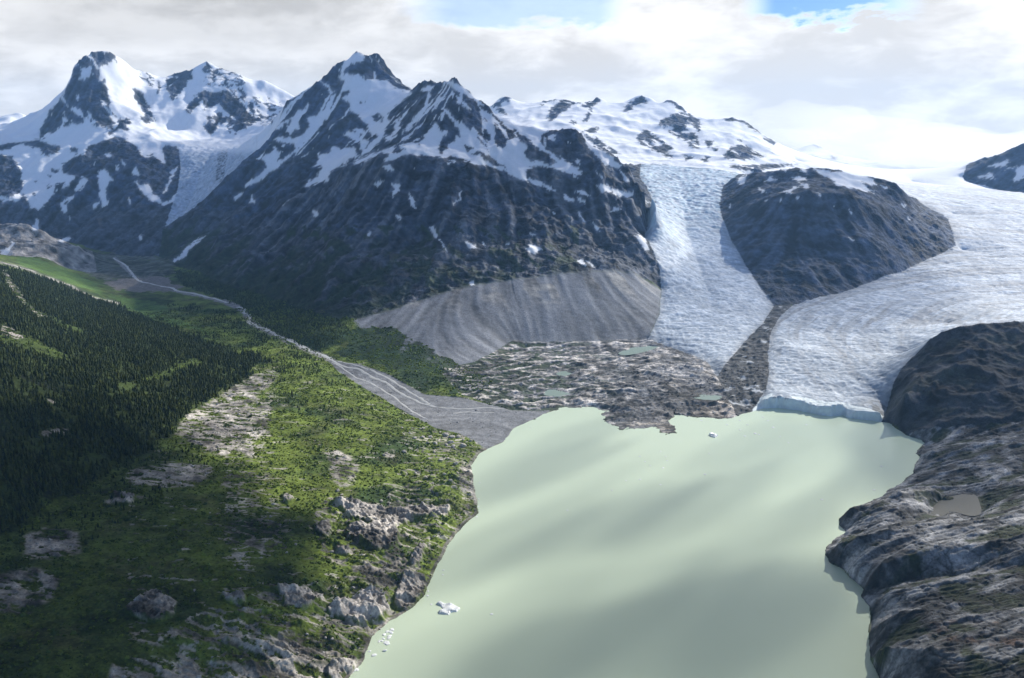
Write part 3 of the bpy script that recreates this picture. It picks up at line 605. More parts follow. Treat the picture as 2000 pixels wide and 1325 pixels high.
strip = inpoly(U + ju * 3, V + jv * 3, [(60, 660), (140, 700), (130, 712), (60, 690), (0, 672), (0, 655)]) | inpoly(U + ju * 3, V + jv * 3, [(110, 620), (170, 650), (165, 658), (100, 630)]) | inpoly(U + ju * 3, V + jv * 3, [(270, 745), (380, 700), (400, 708), (300, 745)])
mixc((strip & forest).astype(float) * 0.6, (0.075, 0.11, 0.025), grn)
meadow = inpoly(U + ju * 4, V + jv * 4, [(30, 502), (60, 500), (150, 535), (190, 555), (200, 575), (120, 548), (40, 518)]) | inpoly(U + ju * 5, V + jv * 5, [(215, 575), (300, 590), (330, 605), (300, 625), (240, 598)]) | inpoly(U + ju * 6, V + jv * 4, [(290, 605), (430, 655), (400, 650), (330, 632)])
mixc(meadow.astype(float) * SOFT, (0.085, 0.15, 0.035), grn * 0.6)
wood = inpoly(U + ju * 6, V + jv * 4, [(335, 530), (450, 535), (560, 570), (650, 615), (690, 645), (620, 690), (540, 655), (480, 605), (440, 586), (360, 560)])
mixc(wood * SOFT * 0.75, (0.030, 0.052, 0.018), grn)
upv = inpoly(U + ju * 8, V + jv * 5, [(160, 492), (240, 495), (345, 503), (345, 535), (300, 542), (225, 546), (190, 545), (140, 520)])
mixc(upv * SOFT * smooth(-0.5, 0.1, n2 + 0.3) * 0.8, (0.085, 0.085, 0.088), rockv)
# bare ground in the green
gravel = (0.27, 0.26, 0.25)
sp = area(SPECK, 12, nearleft > 0.3)
spk = smooth(0.10, 0.32, ridged(X / 1.9 + 6 * perlin(X / 25, Y / 25, 205), Y, 23, 5, 202, 0.72, CELL) + 0.3 * fbm(X, Y, 90, 3, 204)) * sp
mixc(spk * 0.9, (0.30, 0.28, 0.255), rockv)
pg = smooth(-0.30, 0.05, terr + 0.45 * n2 + 0.35 * crag + 0.3 * n3 + 0.08) * blur(pale0.astype(float), 1)
mixc(pg * 0.95, (0.36, 0.335, 0.31), rockv)
mixc(smooth(0.3, 0.7, kb + 0.25 * n2 - 0.12) * nearleft, (0.31, 0.29, 0.27), rockv * 1.1)
few = smooth(0.62, 0.75, fbm(X / 2.2 - Y * 0.6, Y, 26, 4, 212, 0.7, CELL)) * nearleft * (V > 700) * (U > 250)
mixc(few * 0.8 * ~forest, (0.30, 0.285, 0.26), rockv)
shore = smooth(0.02, 0.10, shoremask) * nearleft * (Z < 7) * smooth(0.8, 0.0, (Z - 2.2) / 3 + 0.5 * n2)
mixc(shore, (0.26, 0.245, 0.23), rockv)
def near_line(pts, w):
    d = np.full(X.shape, 1e9); pts = np.array(pts, float)
    for a, b in zip(pts[:-1], pts[1:]):
        ab = b - a; t = np.clip(((U - a[0]) * ab[0] + (V - a[1]) * ab[1]) / (ab @ ab), 0, 1)
        d = np.minimum(d, np.hypot(U - a[0] - t * ab[0], (V - a[1] - t * ab[1]) * 1.3))
    return smooth(w, w * 0.55, d + 2.2 * n2 + jv * 1.2)


bars = near_line([(440, 590), (465, 600), (480, 612), (487, 628), (515, 643), (545, 658), (585, 677), (618, 690), (650, 705)], 8.5) + near_line([(225, 505), (262, 540), (285, 556), (350, 570), (395, 579), (435, 590)], 5.0)
mixc(np.clip(bars, 0, 1) * SOFT, (0.27, 0.265, 0.26), 0.4 * n2 + 0.3 * n3)
# the old moraine track along the foot of the wooded slope
tr = np.array([(0, 512), (45, 524), (90, 541), (140, 560), (185, 583), (225, 592)], float)
trm = np.exp(-((V - np.interp(U, tr[:, 0], tr[:, 1]) + jv * 1.5) / 2.6) ** 2) * (U > -30) * (U < 235) * ~MASS
mixc(np.clip(trm * SOFT, 0, 1), (0.30, 0.29, 0.27), rockv)
gul = inpoly(U + ju * 4, V + jv * 4, [(3, 530), (15, 532), (40, 570), (60, 600), (100, 620), (80, 625), (45, 598), (20, 568)]) | inpoly(U + ju * 4, V + jv * 4, [(0, 628), (15, 632), (45, 660), (30, 662), (0, 648)])
mixc(gul * SOFT * smooth(-0.2, 0.3, n2) * 1.0, (0.30, 0.28, 0.26), rockv)
# rock
rock = ROCKMT & ~snow & ~ICE
put(rock, (0.046, 0.061, 0.092), rockv)
put(rock & (MASS | M2), (0.033, 0.048, 0.083), rockv)
put(rock & (RANGE | RMT), (0.033, 0.048, 0.083), rockv)
put(rock & NUN, (0.043, 0.058, 0.089), rockv)
warm = smooth(0.15, 0.6, fbm(X, Y + Z, 210, 4, 221)) * rock
mixc(warm * 0.3, (0.075, 0.072, 0.074), rockv)
pal = smooth(0.35, 0.9, L2 * 0.45 + n1 * 0.5 + 0.25 * smooth(560, 680, Z) * MAIN) * rock * MAIN * (Z < 720)
mixc(pal * 0.3, (0.16, 0.158, 0.15), rockv)
apron = rock & (MASS | M2 | MAIN) & (Z < 330 + 60 * n1)
mixc(apron * 0.5, (0.078, 0.082, 0.092), rockv * 0.7)
mixc((LRIDGE & ~snow).astype(float), (0.24, 0.225, 0.21), rockv)
# green on the mountain flanks
vegf = smooth(330, 110, Z + 70 * n1 + 60 * L1 * 0.5) * (MAIN | M2) * smooth(1230, 1050, U) * (V > 380) * ~snow
vegf = np.clip(vegf * smooth(0.35, 0.6, vegf + 0.55 * brk + 0.1), 0, 1)
vegf = np.maximum(vegf, smooth(0.3, 0.55, brk + 0.4 * n1 + 0.08) * MAIN * (V > 440) * (V < 560) * (U > 560) * (U < 1130) * ~snow * 0.9)
mixc(vegf * 0.92, (0.026, 0.043, 0.019), grn)
# scree wall and its trim line
scr = blur(SCREE.astype(float), 1)
mixc(scr, (0.19, 0.203, 0.228), 0.04 * L1 + 0.10 * L2 + 0.16 * n2 + 0.14 * n3)
trim = smooth(0.2, 0.9, L1 * 0.5 + 0.5 * n1) * scr * smooth(90, 190, Z)
mixc(trim * 0.6, (0.29, 0.27, 0.235), rockv)
toe = SCREE & inpoly(U, V, [(1080, 620), (1300, 585), (1300, 665), (1080, 665)])
mixc(blur(toe.astype(float), max(1, int(6 * Q))) * 0.6, (0.115, 0.12, 0.13), rockv * 0.5)
rust = MAIN & inpoly(U + ju * 5, V + jv * 5, [(1245, 575), (1290, 560), (1290, 610), (1255, 600)])
mixc(rust * 0.5, (0.15, 0.10, 0.08), rockv)
gfan = inpoly(U + ju * 7, V + jv * 5, [(560, 668), (640, 648), (700, 642), (770, 640), (850, 690), (900, 715), (950, 735), (960, 760), (880, 772), (830, 765), (760, 720), (690, 700), (640, 690)])
gw = gfan * smooth(-0.6, 0.05, 0.75 - L1 * 0.35 + n2 * 0.6 - smooth(700, 900, U) * 0.9 * smooth(690, 640, V))
mixc(np.clip(gw, 0, 1) * ~ROCKMT, (0.030, 0.055, 0.022), grn)
# glaciated plain
plw = pl > 0.3
put(plw, (0.14, 0.143, 0.152), rockv)
mixc(plw * smooth(-0.05, 0.4, pn + 0.5 * n2 + 0.35 * n3 + 0.12 * pbed + 0.35 * pbig), (0.42, 0.395, 0.37), rockv)
mixc(plw * inpoly(U + ju * 8, V + jv * 6, [(1190, 795), (1260, 770), (1330, 765), (1390, 745), (1450, 760), (1450, 800), (1340, 805), (1300, 835), (1200, 835)]) * 0.8, (0.105, 0.105, 0.108), rockv)
mixc(plw * inpoly(U + ju * 5, V + jv * 4, [(1200, 820), (1300, 820), (1322, 845), (1240, 842)]) * smooth(-0.1, 0.2, pn) * 0.8, (0.34, 0.31, 0.27), rockv)
mixc(plw * inpoly(U + ju * 4, V + jv * 4, [(1350, 808), (1395, 785), (1440, 778), (1452, 805), (1400, 820)]) * 0.9, (0.38, 0.34, 0.30), rockv * 1.3)
pveg = smooth(0.02, 0.25, -pn - 0.1 + 0.35 * fbm(X, Y, 120, 3, 231) + smooth(1150, 950, U) * 0.28) * plw * smooth(1280, 1050, U)
mixc(pveg * 0.95, (0.030, 0.050, 0.022), grn)
# braided gravel delta
dw = blur(DELTA.astype(float), 1) * ~LAKE
put(dw > 0.5, (0.20, 0.208, 0.222), 0.3 * n2 + 0.3 * n3 + 0.10 * L2)
flat = inpoly(U + ju * 4, V + jv * 3, [(203, 553), (225, 547), (260, 543), (330, 540), (335, 555), (362, 560), (330, 570), (270, 571), (225, 565)]) & SOFT
mixc(flat.astype(float), (0.21, 0.19, 0.175), n2 * 0.3)
# medial moraine
mw = mo > 0.35
put(mw, (0.058, 0.062, 0.068), 0.5 * n2 + 0.3 * n3)
ib = mw * smooth(0.30, 0.55, fbm(X, Y, 60, 4, 241, 0.6, CELL) + smooth(2850, 2500, Y) * 0.4 - 0.25)
mixc(ib * 0.75, (0.40, 0.43, 0.46), n2)
# dome and headlands
dm2 = DOME
put(dm2, (0.044, 0.049, 0.060), rockv + 0.2 * n1)
mixc(dm2 * smooth(0.1, 0.6, n1 + 0.3 * n2) * 0.5, (0.036, 0.042, 0.026), grn)
mixc(dm2 * smooth(1790, 1745, U) * smooth(2500, 2640, Y) * 0.3, (0.12, 0.12, 0.12), rockv)
hw = HEAD & ~LAKE
strat = lic(np.full(X.shape, 0.94), np.full(X.shape, 0.34), 3.2, 5.0, 7)
put(hw, (0.138, 0.144, 0.156), rockv * 1.2 + 0.3 * strat)
mixc(hw * smooth(0.1, 1.1, strat * 0.6 + n1 + 0.5 * bed) * 0.6, (0.31, 0.312, 0.318), rockv)
mixc(hw * np.clip(joint, 0, 1) * 0.75, (0.030, 0.032, 0.034))
iron = hw * smooth(0.0, 0.5, 0.5 * n1 + 0.3 * n2 + 0.1) * inpoly(U + ju * 14, V + jv * 10, [(1790, 1215), (1900, 1215), (2100, 1235), (2100, 1265), (1880, 1258), (1800, 1240)])
mixc(np.clip(iron, 0, 1) * 0.8, (0.105, 0.058, 0.035), rockv)
hv = hw * smooth(0.15, 0.42, -hn * 0.8 + 0.5 * fbm(X, Y, 70, 4, 251) + smooth(1750, 1950, U) * 0.22 - 0.16) * (Z > 8)
mixc(np.clip(hv, 0, 1) * 0.95, (0.026, 0.038, 0.014), grn)
wet = smooth(3.0, 0.6, Z) * hw
C *= (1 - 0.35 * wet)[..., None]
# ice and snow
dirt = fbm(X, Y, 260, 4, 261) * 0.3
put(ICE, (0.52, 0.59, 0.665), 0.05 * L3 + 0.05 * n2 + 0.04 * n3)
mixc(ICE * farice * np.clip(smooth(-0.05, -0.5, crev) * 0.5 + smooth(-0.1, -0.6, crev2) * 0.5, 0, 1) * 0.85, (0.19, 0.26, 0.36))
mixc(ICE * farice * smooth(0.25, 0.8, crev + crev2) * 0.6, (0.78, 0.82, 0.86))
# flow bands swept off the upper ice
gb = np.interp(U, [1500, 1600, 1700, 1800, 1900, 2000, 2300], [0, 0.12, 0.3, 0.5, 0.7, 0.9, 1.5])
dist = np.hypot(X - 2300, (Y - 2700) * 0.92) + 18 * perlin(X / 260, Y / 260, 270)
angf = np.arctan2(X - 2300, Y - 2700) * 1500
band = 1.3 * fbm(dist, angf * 0.04, 150, 5, 271, 0.72)
lines_ = smooth(0.72, 1.0, 1 - np.abs(perlin(dist / 150, angf * 0.0004, 272)) * 1.5) * 0.8 + smooth(0.78, 1.0, 1 - np.abs(perlin(dist / 62, angf * 0.0008, 273)) * 1.5) * 0.6 + 0.5 * smooth(0.8, 1.0, 1 - np.abs(perlin(dist / 27, angf * 0.0015, 274)) * 1.5)
flow = G_BIG * np.clip(smooth(0.0, 0.9, band + 0.25 * n2) * 0.5 + lines_ * smooth(-0.5, 0.5, fbm(X, Y, 300, 2, 275) + 0.3), 0, 1) * smooth(2450, 2900, Y) * smooth(7600, 6000, Y)
mixc(flow * 0.85, (0.25, 0.27, 0.30), n2 * 0.3)
mixc((G_BIG | G_MID) * farice * smooth(-0.15, 0.6, fbm(X, Y, 210, 4, 276, 0.6, CELL)) * 0.4, (0.31, 0.36, 0.42), n2 * 0.3)
edge = ICE * np.clip(blur((~ICE).astype(float), max(2, int(7 * Q))) * 2.2 - 0.3 + n2 * 0.35, 0, 1)
mixc(edge * 0.55 * ~ICEL, (0.16, 0.165, 0.175), n2)
tongue = G_BIG * smooth(1640, 1725, U) * smooth(2620, 2480, Y) * smooth(0.0, 0.8, L3 * 0.6 + 0.3 + n2)
mixc(np.clip(tongue, 0, 1) * 0.8, (0.09, 0.095, 0.10))
blue = icefall * smooth(-0.1, 0.7, lump + 0.25)
mixc(np.clip(blue, 0, 1) * 0.6 * G_MID, (0.52, 0.68, 0.76))
cliff = (Z < 31) & (blur(LAKE.astype(float), max(2, int(5 * Q))) > 0.02) & (blur(G_BIG.astype(float), 2) > 0.02) & (Y < 2620) & ~(DOME | HEAD | MORAINE | PLAIN)
mixc(cliff * 0.92 + 0.0, (0.80, 0.90, 0.92), n2 * 0.12)
mixc(ICEL * smooth(0.2, 1.4, L3 + n2) * 0.6, (0.30, 0.35, 0.42), n2)
mixc(ICEL * smooth(0.35, 0.9, n1 + 0.4 * n2) * 0.5, (0.36, 0.40, 0.45), n2)
mixc(ICEL * inpoly(U + ju * 3, V + jv * 3, [(428, 292), (445, 292), (440, 330), (432, 360), (420, 352)]) * smooth(-0.2, 0.3, n2), (0.10, 0.11, 0.13))
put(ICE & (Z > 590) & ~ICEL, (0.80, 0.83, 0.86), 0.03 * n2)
mixc(ICEL * smooth(308, 288, V + 3 * n2), (0.82, 0.84, 0.865))
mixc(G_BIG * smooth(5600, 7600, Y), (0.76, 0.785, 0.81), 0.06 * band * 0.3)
sn = blur(snow.astype(float), 1) * 0.3 + snow * 0.7
snz = blur(snow.astype(float), 1)
Z += np.where(LAKE, 0, snz * 0.85 * (blur(Z, 2) - Z))
detail = 1.0 - 0.9 * sn - 0.4 * ICE * (1 - sn)
mixc(sn, (0.82, 0.84, 0.865), 0.03 * n2)
C = np.clip(C, 0.012, 0.92)
# hollows that hold the ponds
PONDS = [([(1818, 1002), (1838, 975), (1880, 964), (1905, 967), (1914, 985), (1916, 1003), (1895, 1008), (1860, 1000), (1840, 1008)], 'grey pond held in the rock headlands on the right', 0),
         ([(1208, 690), (1235, 679), (1270, 672), (1288, 676), (1265, 686), (1225, 694)], 'long green pond at the foot of the steep glacier', 1),
         ([(1062, 771), (1072, 761), (1098, 762), (1114, 769), (1090, 775)], 'small green pond left in the ribbed rock plain', 1),
         ([(1350, 776), (1372, 771), (1408, 774), (1402, 781), (1375, 781)], 'narrow pale pond on dark rubble near the moraine', 1),
         ([(1086, 731), (1100, 725), (1118, 728), (1105, 735)], 'tiny green pond in the middle of the rock plain', 1)]
PZ = []
for pp, _, _ in PONDS:
    m_ = inpoly(U, V, pp) & (PLAIN | HEAD) & ~LAKE
    z_ = float(np.percentile(Z[m_], 45)); PZ.append(z_)
    cpx, cpy = np.mean(pp, 0)
    near_ = (PLAIN | HEAD) & ~LAKE & (np.abs(U - cpx) < 90) & (np.abs(V - cpy) < 45)
    infl = np.clip(blur(m_.astype(float), max(2, int(4 * Q))) * 2.0, 0, 1) * near_
    Z += infl * (z_ + 0.8 - Z) * 0.85
    Z[m_] = np.minimum(Z[m_], z_ - 1.0)
# ------------------------------------------------------------------ materials
def terrain_material(name, rough, bump, dist, detail_scale, var, spec=0.25, sss=0.0):
    m = bpy.data.materials.new(name); m.use_nodes = True
    nt = m.node_tree; nd = nt.nodes; ln = nt.links
    b = nd['Principled BSDF']
    b.inputs['Roughness'].default_value = rough
    b.inputs['Specular IOR Level'].default_value = spec
    at = nd.new('ShaderNodeAttribute'); at.attribute_name = 'cover'
    geo = nd.new('ShaderNodeNewGeometry')
    ns = nd.new('ShaderNodeTexNoise'); ns.inputs['Scale'].default_value = detail_scale; ns.inputs['Detail'].default_value = 4
    ns.inputs['Roughness'].default_value = 0.62
    ln.new(geo.outputs['Position'], ns.inputs['Vector'])
    mr = nd.new('ShaderNodeMapRange'); mr.inputs[1].default_value = 0.36; mr.inputs[2].default_value = 0.64
    mr.inputs[3].default_value = 1 - var; mr.inputs[4].default_value = 1 + var
    ln.new(ns.outputs[0], mr.inputs[0])
    mx = nd.new('ShaderNodeVectorMath'); mx.operation = 'SCALE'
    lp = nd.new('ShaderNodeMix'); lp.data_type = 'FLOAT'; lp.inputs[2].default_value = 1.0
    ln.new(at.outputs['Alpha'], lp.inputs[0]); ln.new(mr.outputs[0], lp.inputs[3])
    ln.new(at.outputs['Color'], mx.inputs[0]); ln.new(lp.outputs[0], mx.inputs['Scale'])
    ln.new(mx.outputs[0], b.inputs['Base Color'])
    bp = nd.new('ShaderNodeBump'); bp.inputs['Distance'].default_value = dist
    ms = nd.new('ShaderNodeMath'); ms.operation = 'MULTIPLY'; ms.inputs[1].default_value = bump
    ln.new(at.outputs['Alpha'], ms.inputs[0]); ln.new(ms.outputs[0], bp.inputs['Strength'])
    ln.new(ns.outputs[0], bp.inputs['Height']); ln.new(bp.outputs[0], b.inputs['Normal'])
    return m


def plain_material(name, rgb, rough, var=0.2, scale=0.3, bump=0.0, dist=1.0, attr=None, spec=0.3):
    m = bpy.data.materials.new(name); m.use_nodes = True
    nt = m.node_tree; nd = nt.nodes; ln = nt.links
    b = nd['Principled BSDF']; b.inputs['Roughness'].default_value = rough; b.inputs['Specular IOR Level'].default_value = spec
    geo = nd.new('ShaderNodeNewGeometry')
    ns = nd.new('ShaderNodeTexNoise'); ns.inputs['Scale'].default_value = scale; ns.inputs['Detail'].default_value = 5
    ln.new(geo.outputs['Position'], ns.inputs['Vector'])
    mr = nd.new('ShaderNodeMapRange'); mr.inputs[1].default_value = 0.3; mr.inputs[2].default_value = 0.7
    mr.inputs[3].default_value = 1 - var; mr.inputs[4].default_value = 1 + var
    ln.new(ns.outputs[0], mr.inputs[0])
    mx = nd.new('ShaderNodeVectorMath'); mx.operation = 'SCALE'
    if attr:
        at = nd.new('ShaderNodeAttribute'); at.attribute_name = attr; ln.new(at.outputs['Color'], mx.inputs[0])
    else:
        mx.inputs[0].default_value = rgb
    ln.new(mr.outputs[0], mx.inputs['Scale']); ln.new(mx.outputs[0], b.inputs['Base Color'])
    if bump:
        bp = nd.new('ShaderNodeBump'); bp.inputs['Strength'].default_value = bump; bp.inputs['Distance'].default_value = dist
        ln.new(ns.outputs[0], bp.inputs['Height']); ln.new(bp.outputs[0], b.inputs['Normal'])
    return m


MAT_ROCK = terrain_material('mountain rock and snow', 0.9, 0.8, 9.0, 0.055, 0.22)
MAT_ICE = terrain_material('glacier ice', 0.75, 0.5, 2.0, 0.12, 0.07)
MAT_LAND = terrain_material('vegetated ground', 0.95, 0.6, 1.5, 0.22, 0.28, 0.15)
MAT_SCOUR = terrain_material('ice scoured rock', 0.85, 0.6, 1.6, 0.22, 0.3)


def mesh_from(name, verts, faces, mat, cols=None, smooth_shade=True):
    me = bpy.data.meshes.new(name)
    me.vertices.add(len(verts)); me.vertices.foreach_set('co', np.asarray(verts, np.float32).ravel())
    faces = np.asarray(faces, np.int32); k = faces.shape[1]
    me.loops.add(faces.size); me.loops.foreach_set('vertex_index', faces.ravel())
    me.polygons.add(len(faces))
    me.polygons.foreach_set('loop_start', np.arange(0, faces.size, k, dtype=np.int32))
    me.polygons.foreach_set('use_smooth', np.full(len(faces), smooth_shade, dtype=bool))
    me.update(calc_edges=True)
    if cols is not None:
        a = me.attributes.new('cover', 'FLOAT_COLOR', 'POINT')
        c = np.ones((len(verts), 4), np.float32); cols = np.asarray(cols); c[:, :cols.shape[1]] = cols
        a.data.foreach_set('color', c.ravel())
    me.materials.append(mat)
    return me


def link(name, me, label=None, cat=None, group=None, kind=None, loc=None, parent=None):
    o = bpy.data.objects.new(name, me); COL.objects.link(o)
    if label: o['label'] = label
    if cat: o['category'] = cat
    if group: o['group'] = group
    if kind: o['kind'] = kind
    if loc is not None: o.location = loc
    if parent is not None: o.parent = parent
    return o


# ------------------------------------------------------------------ land, one object per landform
rid = np.zeros(X.shape, int)
ORDER = [('valley_ground', None, MAT_LAND), ('forest_slope', SLOPE, MAT_LAND), ('gravel_delta', (dw > 0.5), MAT_SCOUR), ('rock_plain', PLAIN, MAT_SCOUR), ('scree_slope', SCREE, MAT_SCOUR),
         ('far_mountain', FAR, MAT_ROCK), ('snow_range', RANGE, MAT_ROCK), ('left_massif', MASS, MAT_ROCK), ('snow_peak', M2, MAT_ROCK), ('main_mountain', MAIN & ~SCREE, MAT_ROCK),
         ('rock_hill', NUN, MAT_ROCK), ('right_mountain', RMT, MAT_ROCK), ('small_rock_hill', LRIDGE, MAT_ROCK), ('rock_dome', DOME, MAT_SCOUR), ('rocky_shore', HEAD, MAT_SCOUR),
         ('medial_moraine', MORAINE, MAT_SCOUR), ('hanging_glacier', ICEL, MAT_ICE), ('steep_glacier', G_MID, MAT_ICE), ('valley_glacier', G_BIG, MAT_ICE)]
LABEL = {'valley_ground': ('green brushy fan and valley floor sloping down to the milky lake', 'ground'), 'forest_slope': ('dark conifer covered hillside on the left above the green fan', 'hillside'),
         'gravel_delta': ('grey gravel delta where the braided stream meets the lake', 'gravel bar'), 'rock_plain': ('pale ribbed bare rock between scree wall and lake', 'bare rock'),
         'scree_slope': ('grey gullied gravel wall under the central mountain', 'scree slope'), 'far_mountain': ('farthest pale snow mountains fading into cloud behind the glacier', 'mountain'),
         'snow_range': ('low snowy range with rock outcrops behind the steep glacier', 'mountain'), 'left_massif': ('high snow covered massif with two summits at far left', 'mountain'),
         'snow_peak': ('pointed peak with flat snowy top left of the central mountain', 'mountain'), 'main_mountain': ('central dark mountain with snow apron and grey rock wall', 'mountain'),
         'rock_hill': ('rounded dark rock hill standing between the two glaciers', 'hill'), 'right_mountain': ('dark snow streaked mountain cut by the right picture edge', 'mountain'),
         'small_rock_hill': ('small sunlit bare rock hill at left valley edge', 'hill'), 'rock_dome': ('dark dome of bare rock beside the ice front', 'hill'),
         'rocky_shore': ('smooth grey rock headlands along the right lake shore', 'shore'), 'medial_moraine': ('dark strip of rubble between the two glaciers', 'moraine'),
         'hanging_glacier': ('small broken glacier hanging below the left massif', 'glacier'), 'steep_glacier': ('steep white blue icefall glacier in the middle', 'glacier'),
         'valley_glacier': ('broad curving glacier at right ending in the lake', 'glacier')}
for k, (nm, msk, mat) in enumerate(ORDER):
    if msk is not None:
        rid[msk] = k
rid[LAKE] = 0
rid[cliff] = len(ORDER) - 1
q = rid[:-1, :-1]
idx = np.arange(NR * NT).reshape(NR, NT)
quads = np.stack([idx[:-1, :-1], idx[:-1, 1:], idx[1:, 1:], idx[1:, :-1]], -1)
P = np.stack([X, Y, Z], -1).reshape(-1, 3)
CF = np.concatenate([C, detail[..., None]], -1).reshape(-1, 4)
for k, (nm, msk, mat) in enumerate(ORDER):
    f = quads[q == k]
    if len(f) == 0:
        continue
    vi, inv = np.unique(f, return_inverse=True)
    me = mesh_from(nm, P[vi], inv.reshape(-1, 4), mat, CF[vi])
    lb = LABEL[nm]
    link(nm, me, lb[0], lb[1], kind='structure')


def ground_z(x, y):
    return float(sample(Z, np.array([x]), np.array([y]))[0])


def on_ground(u, v, n=14):
    """where the line of sight of a surveyed spot meets the land"""
    a, b = (u - CX) / F, (CY - v) / F
    d = np.array([a, cP + b * sP, -sP + b * cP])
    t = np.exp(np.linspace(math.log(700), math.log(9500), 2500))
    x, y, z = d[0] * t, d[1] * t, H + d[2] * t
    g = np.maximum(sample(Z, x, y), 0)
    hit = np.argmax(z <= g)
    return x[hit], y[hit], g[hit]


# ------------------------------------------------------------------ water
def water_material(name, rgb, rough, wave, wscale):
    m = bpy.data.materials.new(name); m.use_nodes = True
    nt = m.node_tree; nd = nt.nodes; ln = nt.links
    b = nd['Principled BSDF']; b.inputs['Roughness'].default_value = rough; b.inputs['IOR'].default_value = 1.33
    b.inputs['Specular IOR Level'].default_value = 0.35
    geo = nd.new('ShaderNodeNewGeometry')
    ns = nd.new('ShaderNodeTexNoise'); ns.inputs['Scale'].default_value = 0.0035; ns.inputs['Detail'].default_value = 3
    ln.new(geo.outputs['Position'], ns.inputs['Vector'])
    rp = nd.new('ShaderNodeMix'); rp.data_type = 'RGBA'
    rp.inputs[6].default_value = tuple(c * 0.95 for c in rgb) + (1,); rp.inputs[7].default_value = tuple(min(1, c * 1.05) for c in rgb) + (1,)
    ln.new(ns.outputs[0], rp.inputs[0]); ln.new(rp.outputs[2], b.inputs['Base Color'])
    n2 = nd.new('ShaderNodeTexNoise'); n2.inputs['Scale'].default_value = wscale; n2.inputs['Detail'].default_value = 3
    ln.new(geo.outputs['Position'], n2.inputs['Vector'])
    bp = nd.new('ShaderNodeBump'); bp.inputs['Strength'].default_value = wave; bp.inputs['Distance'].default_value = 0.4
    ln.new(n2.outputs[0], bp.inputs['Height']); ln.new(bp.outputs[0], b.inputs['Normal'])
    return m


MAT_LAKE = water_material('silty lake water', (0.63, 0.75, 0.58), 0.28, 0.25, 0.25)
MAT_POND = water_material('pond water', (0.075, 0.075, 0.06), 0.3, 0.15, 0.4)
MAT_TARN = water_material('green tarn water', (0.26, 0.34, 0.29), 0.3, 0.15, 0.4)
MAT_STREAM = water_material('stream water', (0.52, 0.53, 0.52), 0.35, 0.3, 0.5)
gx_, gy_ = np.meshgrid(np.linspace(-1400, 1700, 60), np.linspace(450, 2900, 50))
vv = np.stack([gx_, gy_, 0 * gx_], -1).reshape(-1, 3)
ii = np.arange(60 * 50).reshape(50, 60)
ff = np.stack([ii[:-1, :-1], ii[:-1, 1:], ii[1:, 1:], ii[1:, :-1]], -1).reshape(-1, 4)
zz = sample(Z, vv[:, 0], vv[:, 1])
link('lake', mesh_from('lake', vv, ff, MAT_LAKE), 'milky pale green glacial lake filling the foreground', 'lake', kind='structure')


def pond(px, label, z, far):
    # smooth closed outline
    P_ = np.array([W(u, v, max(z, 0.3)) for u, v in px]); n = len(P_); o = []
    for i in range(n):
        p0, p1, p2, p3 = P_[i - 1], P_[i], P_[(i + 1) % n], P_[(i + 2) % n]
        for t in np.linspace(0, 1, 6, endpoint=False):
            o.append(0.5 * (2 * p1 + (p2 - p0) * t + (2 * p0 - 5 * p1 + 4 * p2 - p3) * t * t + (3 * p1 - p0 - 3 * p2 + p3) * t ** 3))
    o = np.array(o); o[:, 2] = z
    me = bpy.data.meshes.new('pond'); me.from_pydata([tuple(p) for p in o], [], [tuple(range(len(o)))]); me.update(); me.materials.append(MAT_TARN if far else MAT_POND)
    link('pond', me, label, 'pond', kind='structure')


# streams: ribbons that follow the ground
def catmull(pts, n=8):
    P_ = np.array(pts, float); P_ = np.vstack([2 * P_[0] - P_[1], P_, 2 * P_[-1] - P_[-2]]); o = []
    for i in range(1, len(P_) - 2):
        p0, p1, p2, p3 = P_[i - 1:i + 3]
        for t in np.linspace(0, 1, n, endpoint=False):
            o.append(0.5 * (2 * p1 + (p2 - p0) * t + (2 * p0 - 5 * p1 + 4 * p2 - p3) * t * t + (3 * p1 - p0 - 3 * p2 + p3) * t ** 3))
    o.append(P_[-2])
    return np.array(o)


def stream(px, w0, w1, label, seed):
    g = np.array([on_ground(u, v)[:2] for u, v in px])
    c = catmull(g, 14)
    d = np.gradient(c, axis=0); d /= np.linalg.norm(d, axis=1)[:, None] + 1e-9
    nrm = np.stack([-d[:, 1], d[:, 0]], -1)
    s = np.arange(len(c)) * 1.0
    c = c + nrm * (perlin(s / 6.0, 0 * s + seed * 3.1, 300 + seed) * 5)[:, None]
    wd = np.linspace(w0, w1, len(c)) * (1 + 0.6 * perlin(s / 4.0, 0 * s + seed, 320 + seed))
    rows = []
    for k in np.linspace(-1, 1, 7):
        xy = c + nrm * (wd * k * 0.5)[:, None]
        z = np.maximum(sample(Z, xy[:, 0], xy[:, 1]), 0.0) + 0.9 - 0.55 * abs(k)
        rows.append(np.column_stack([xy, z]))
    n = len(c); vv = np.concatenate(rows)
    ii = np.arange(7 * n).reshape(7, n)
    ff = np.stack([ii[:-1, :-1], ii[:-1, 1:], ii[1:, 1:], ii[1:, :-1]], -1).reshape(-1, 4)
    link('stream', mesh_from('stream', vv, ff, MAT_STREAM), label, 'stream', kind='structure')


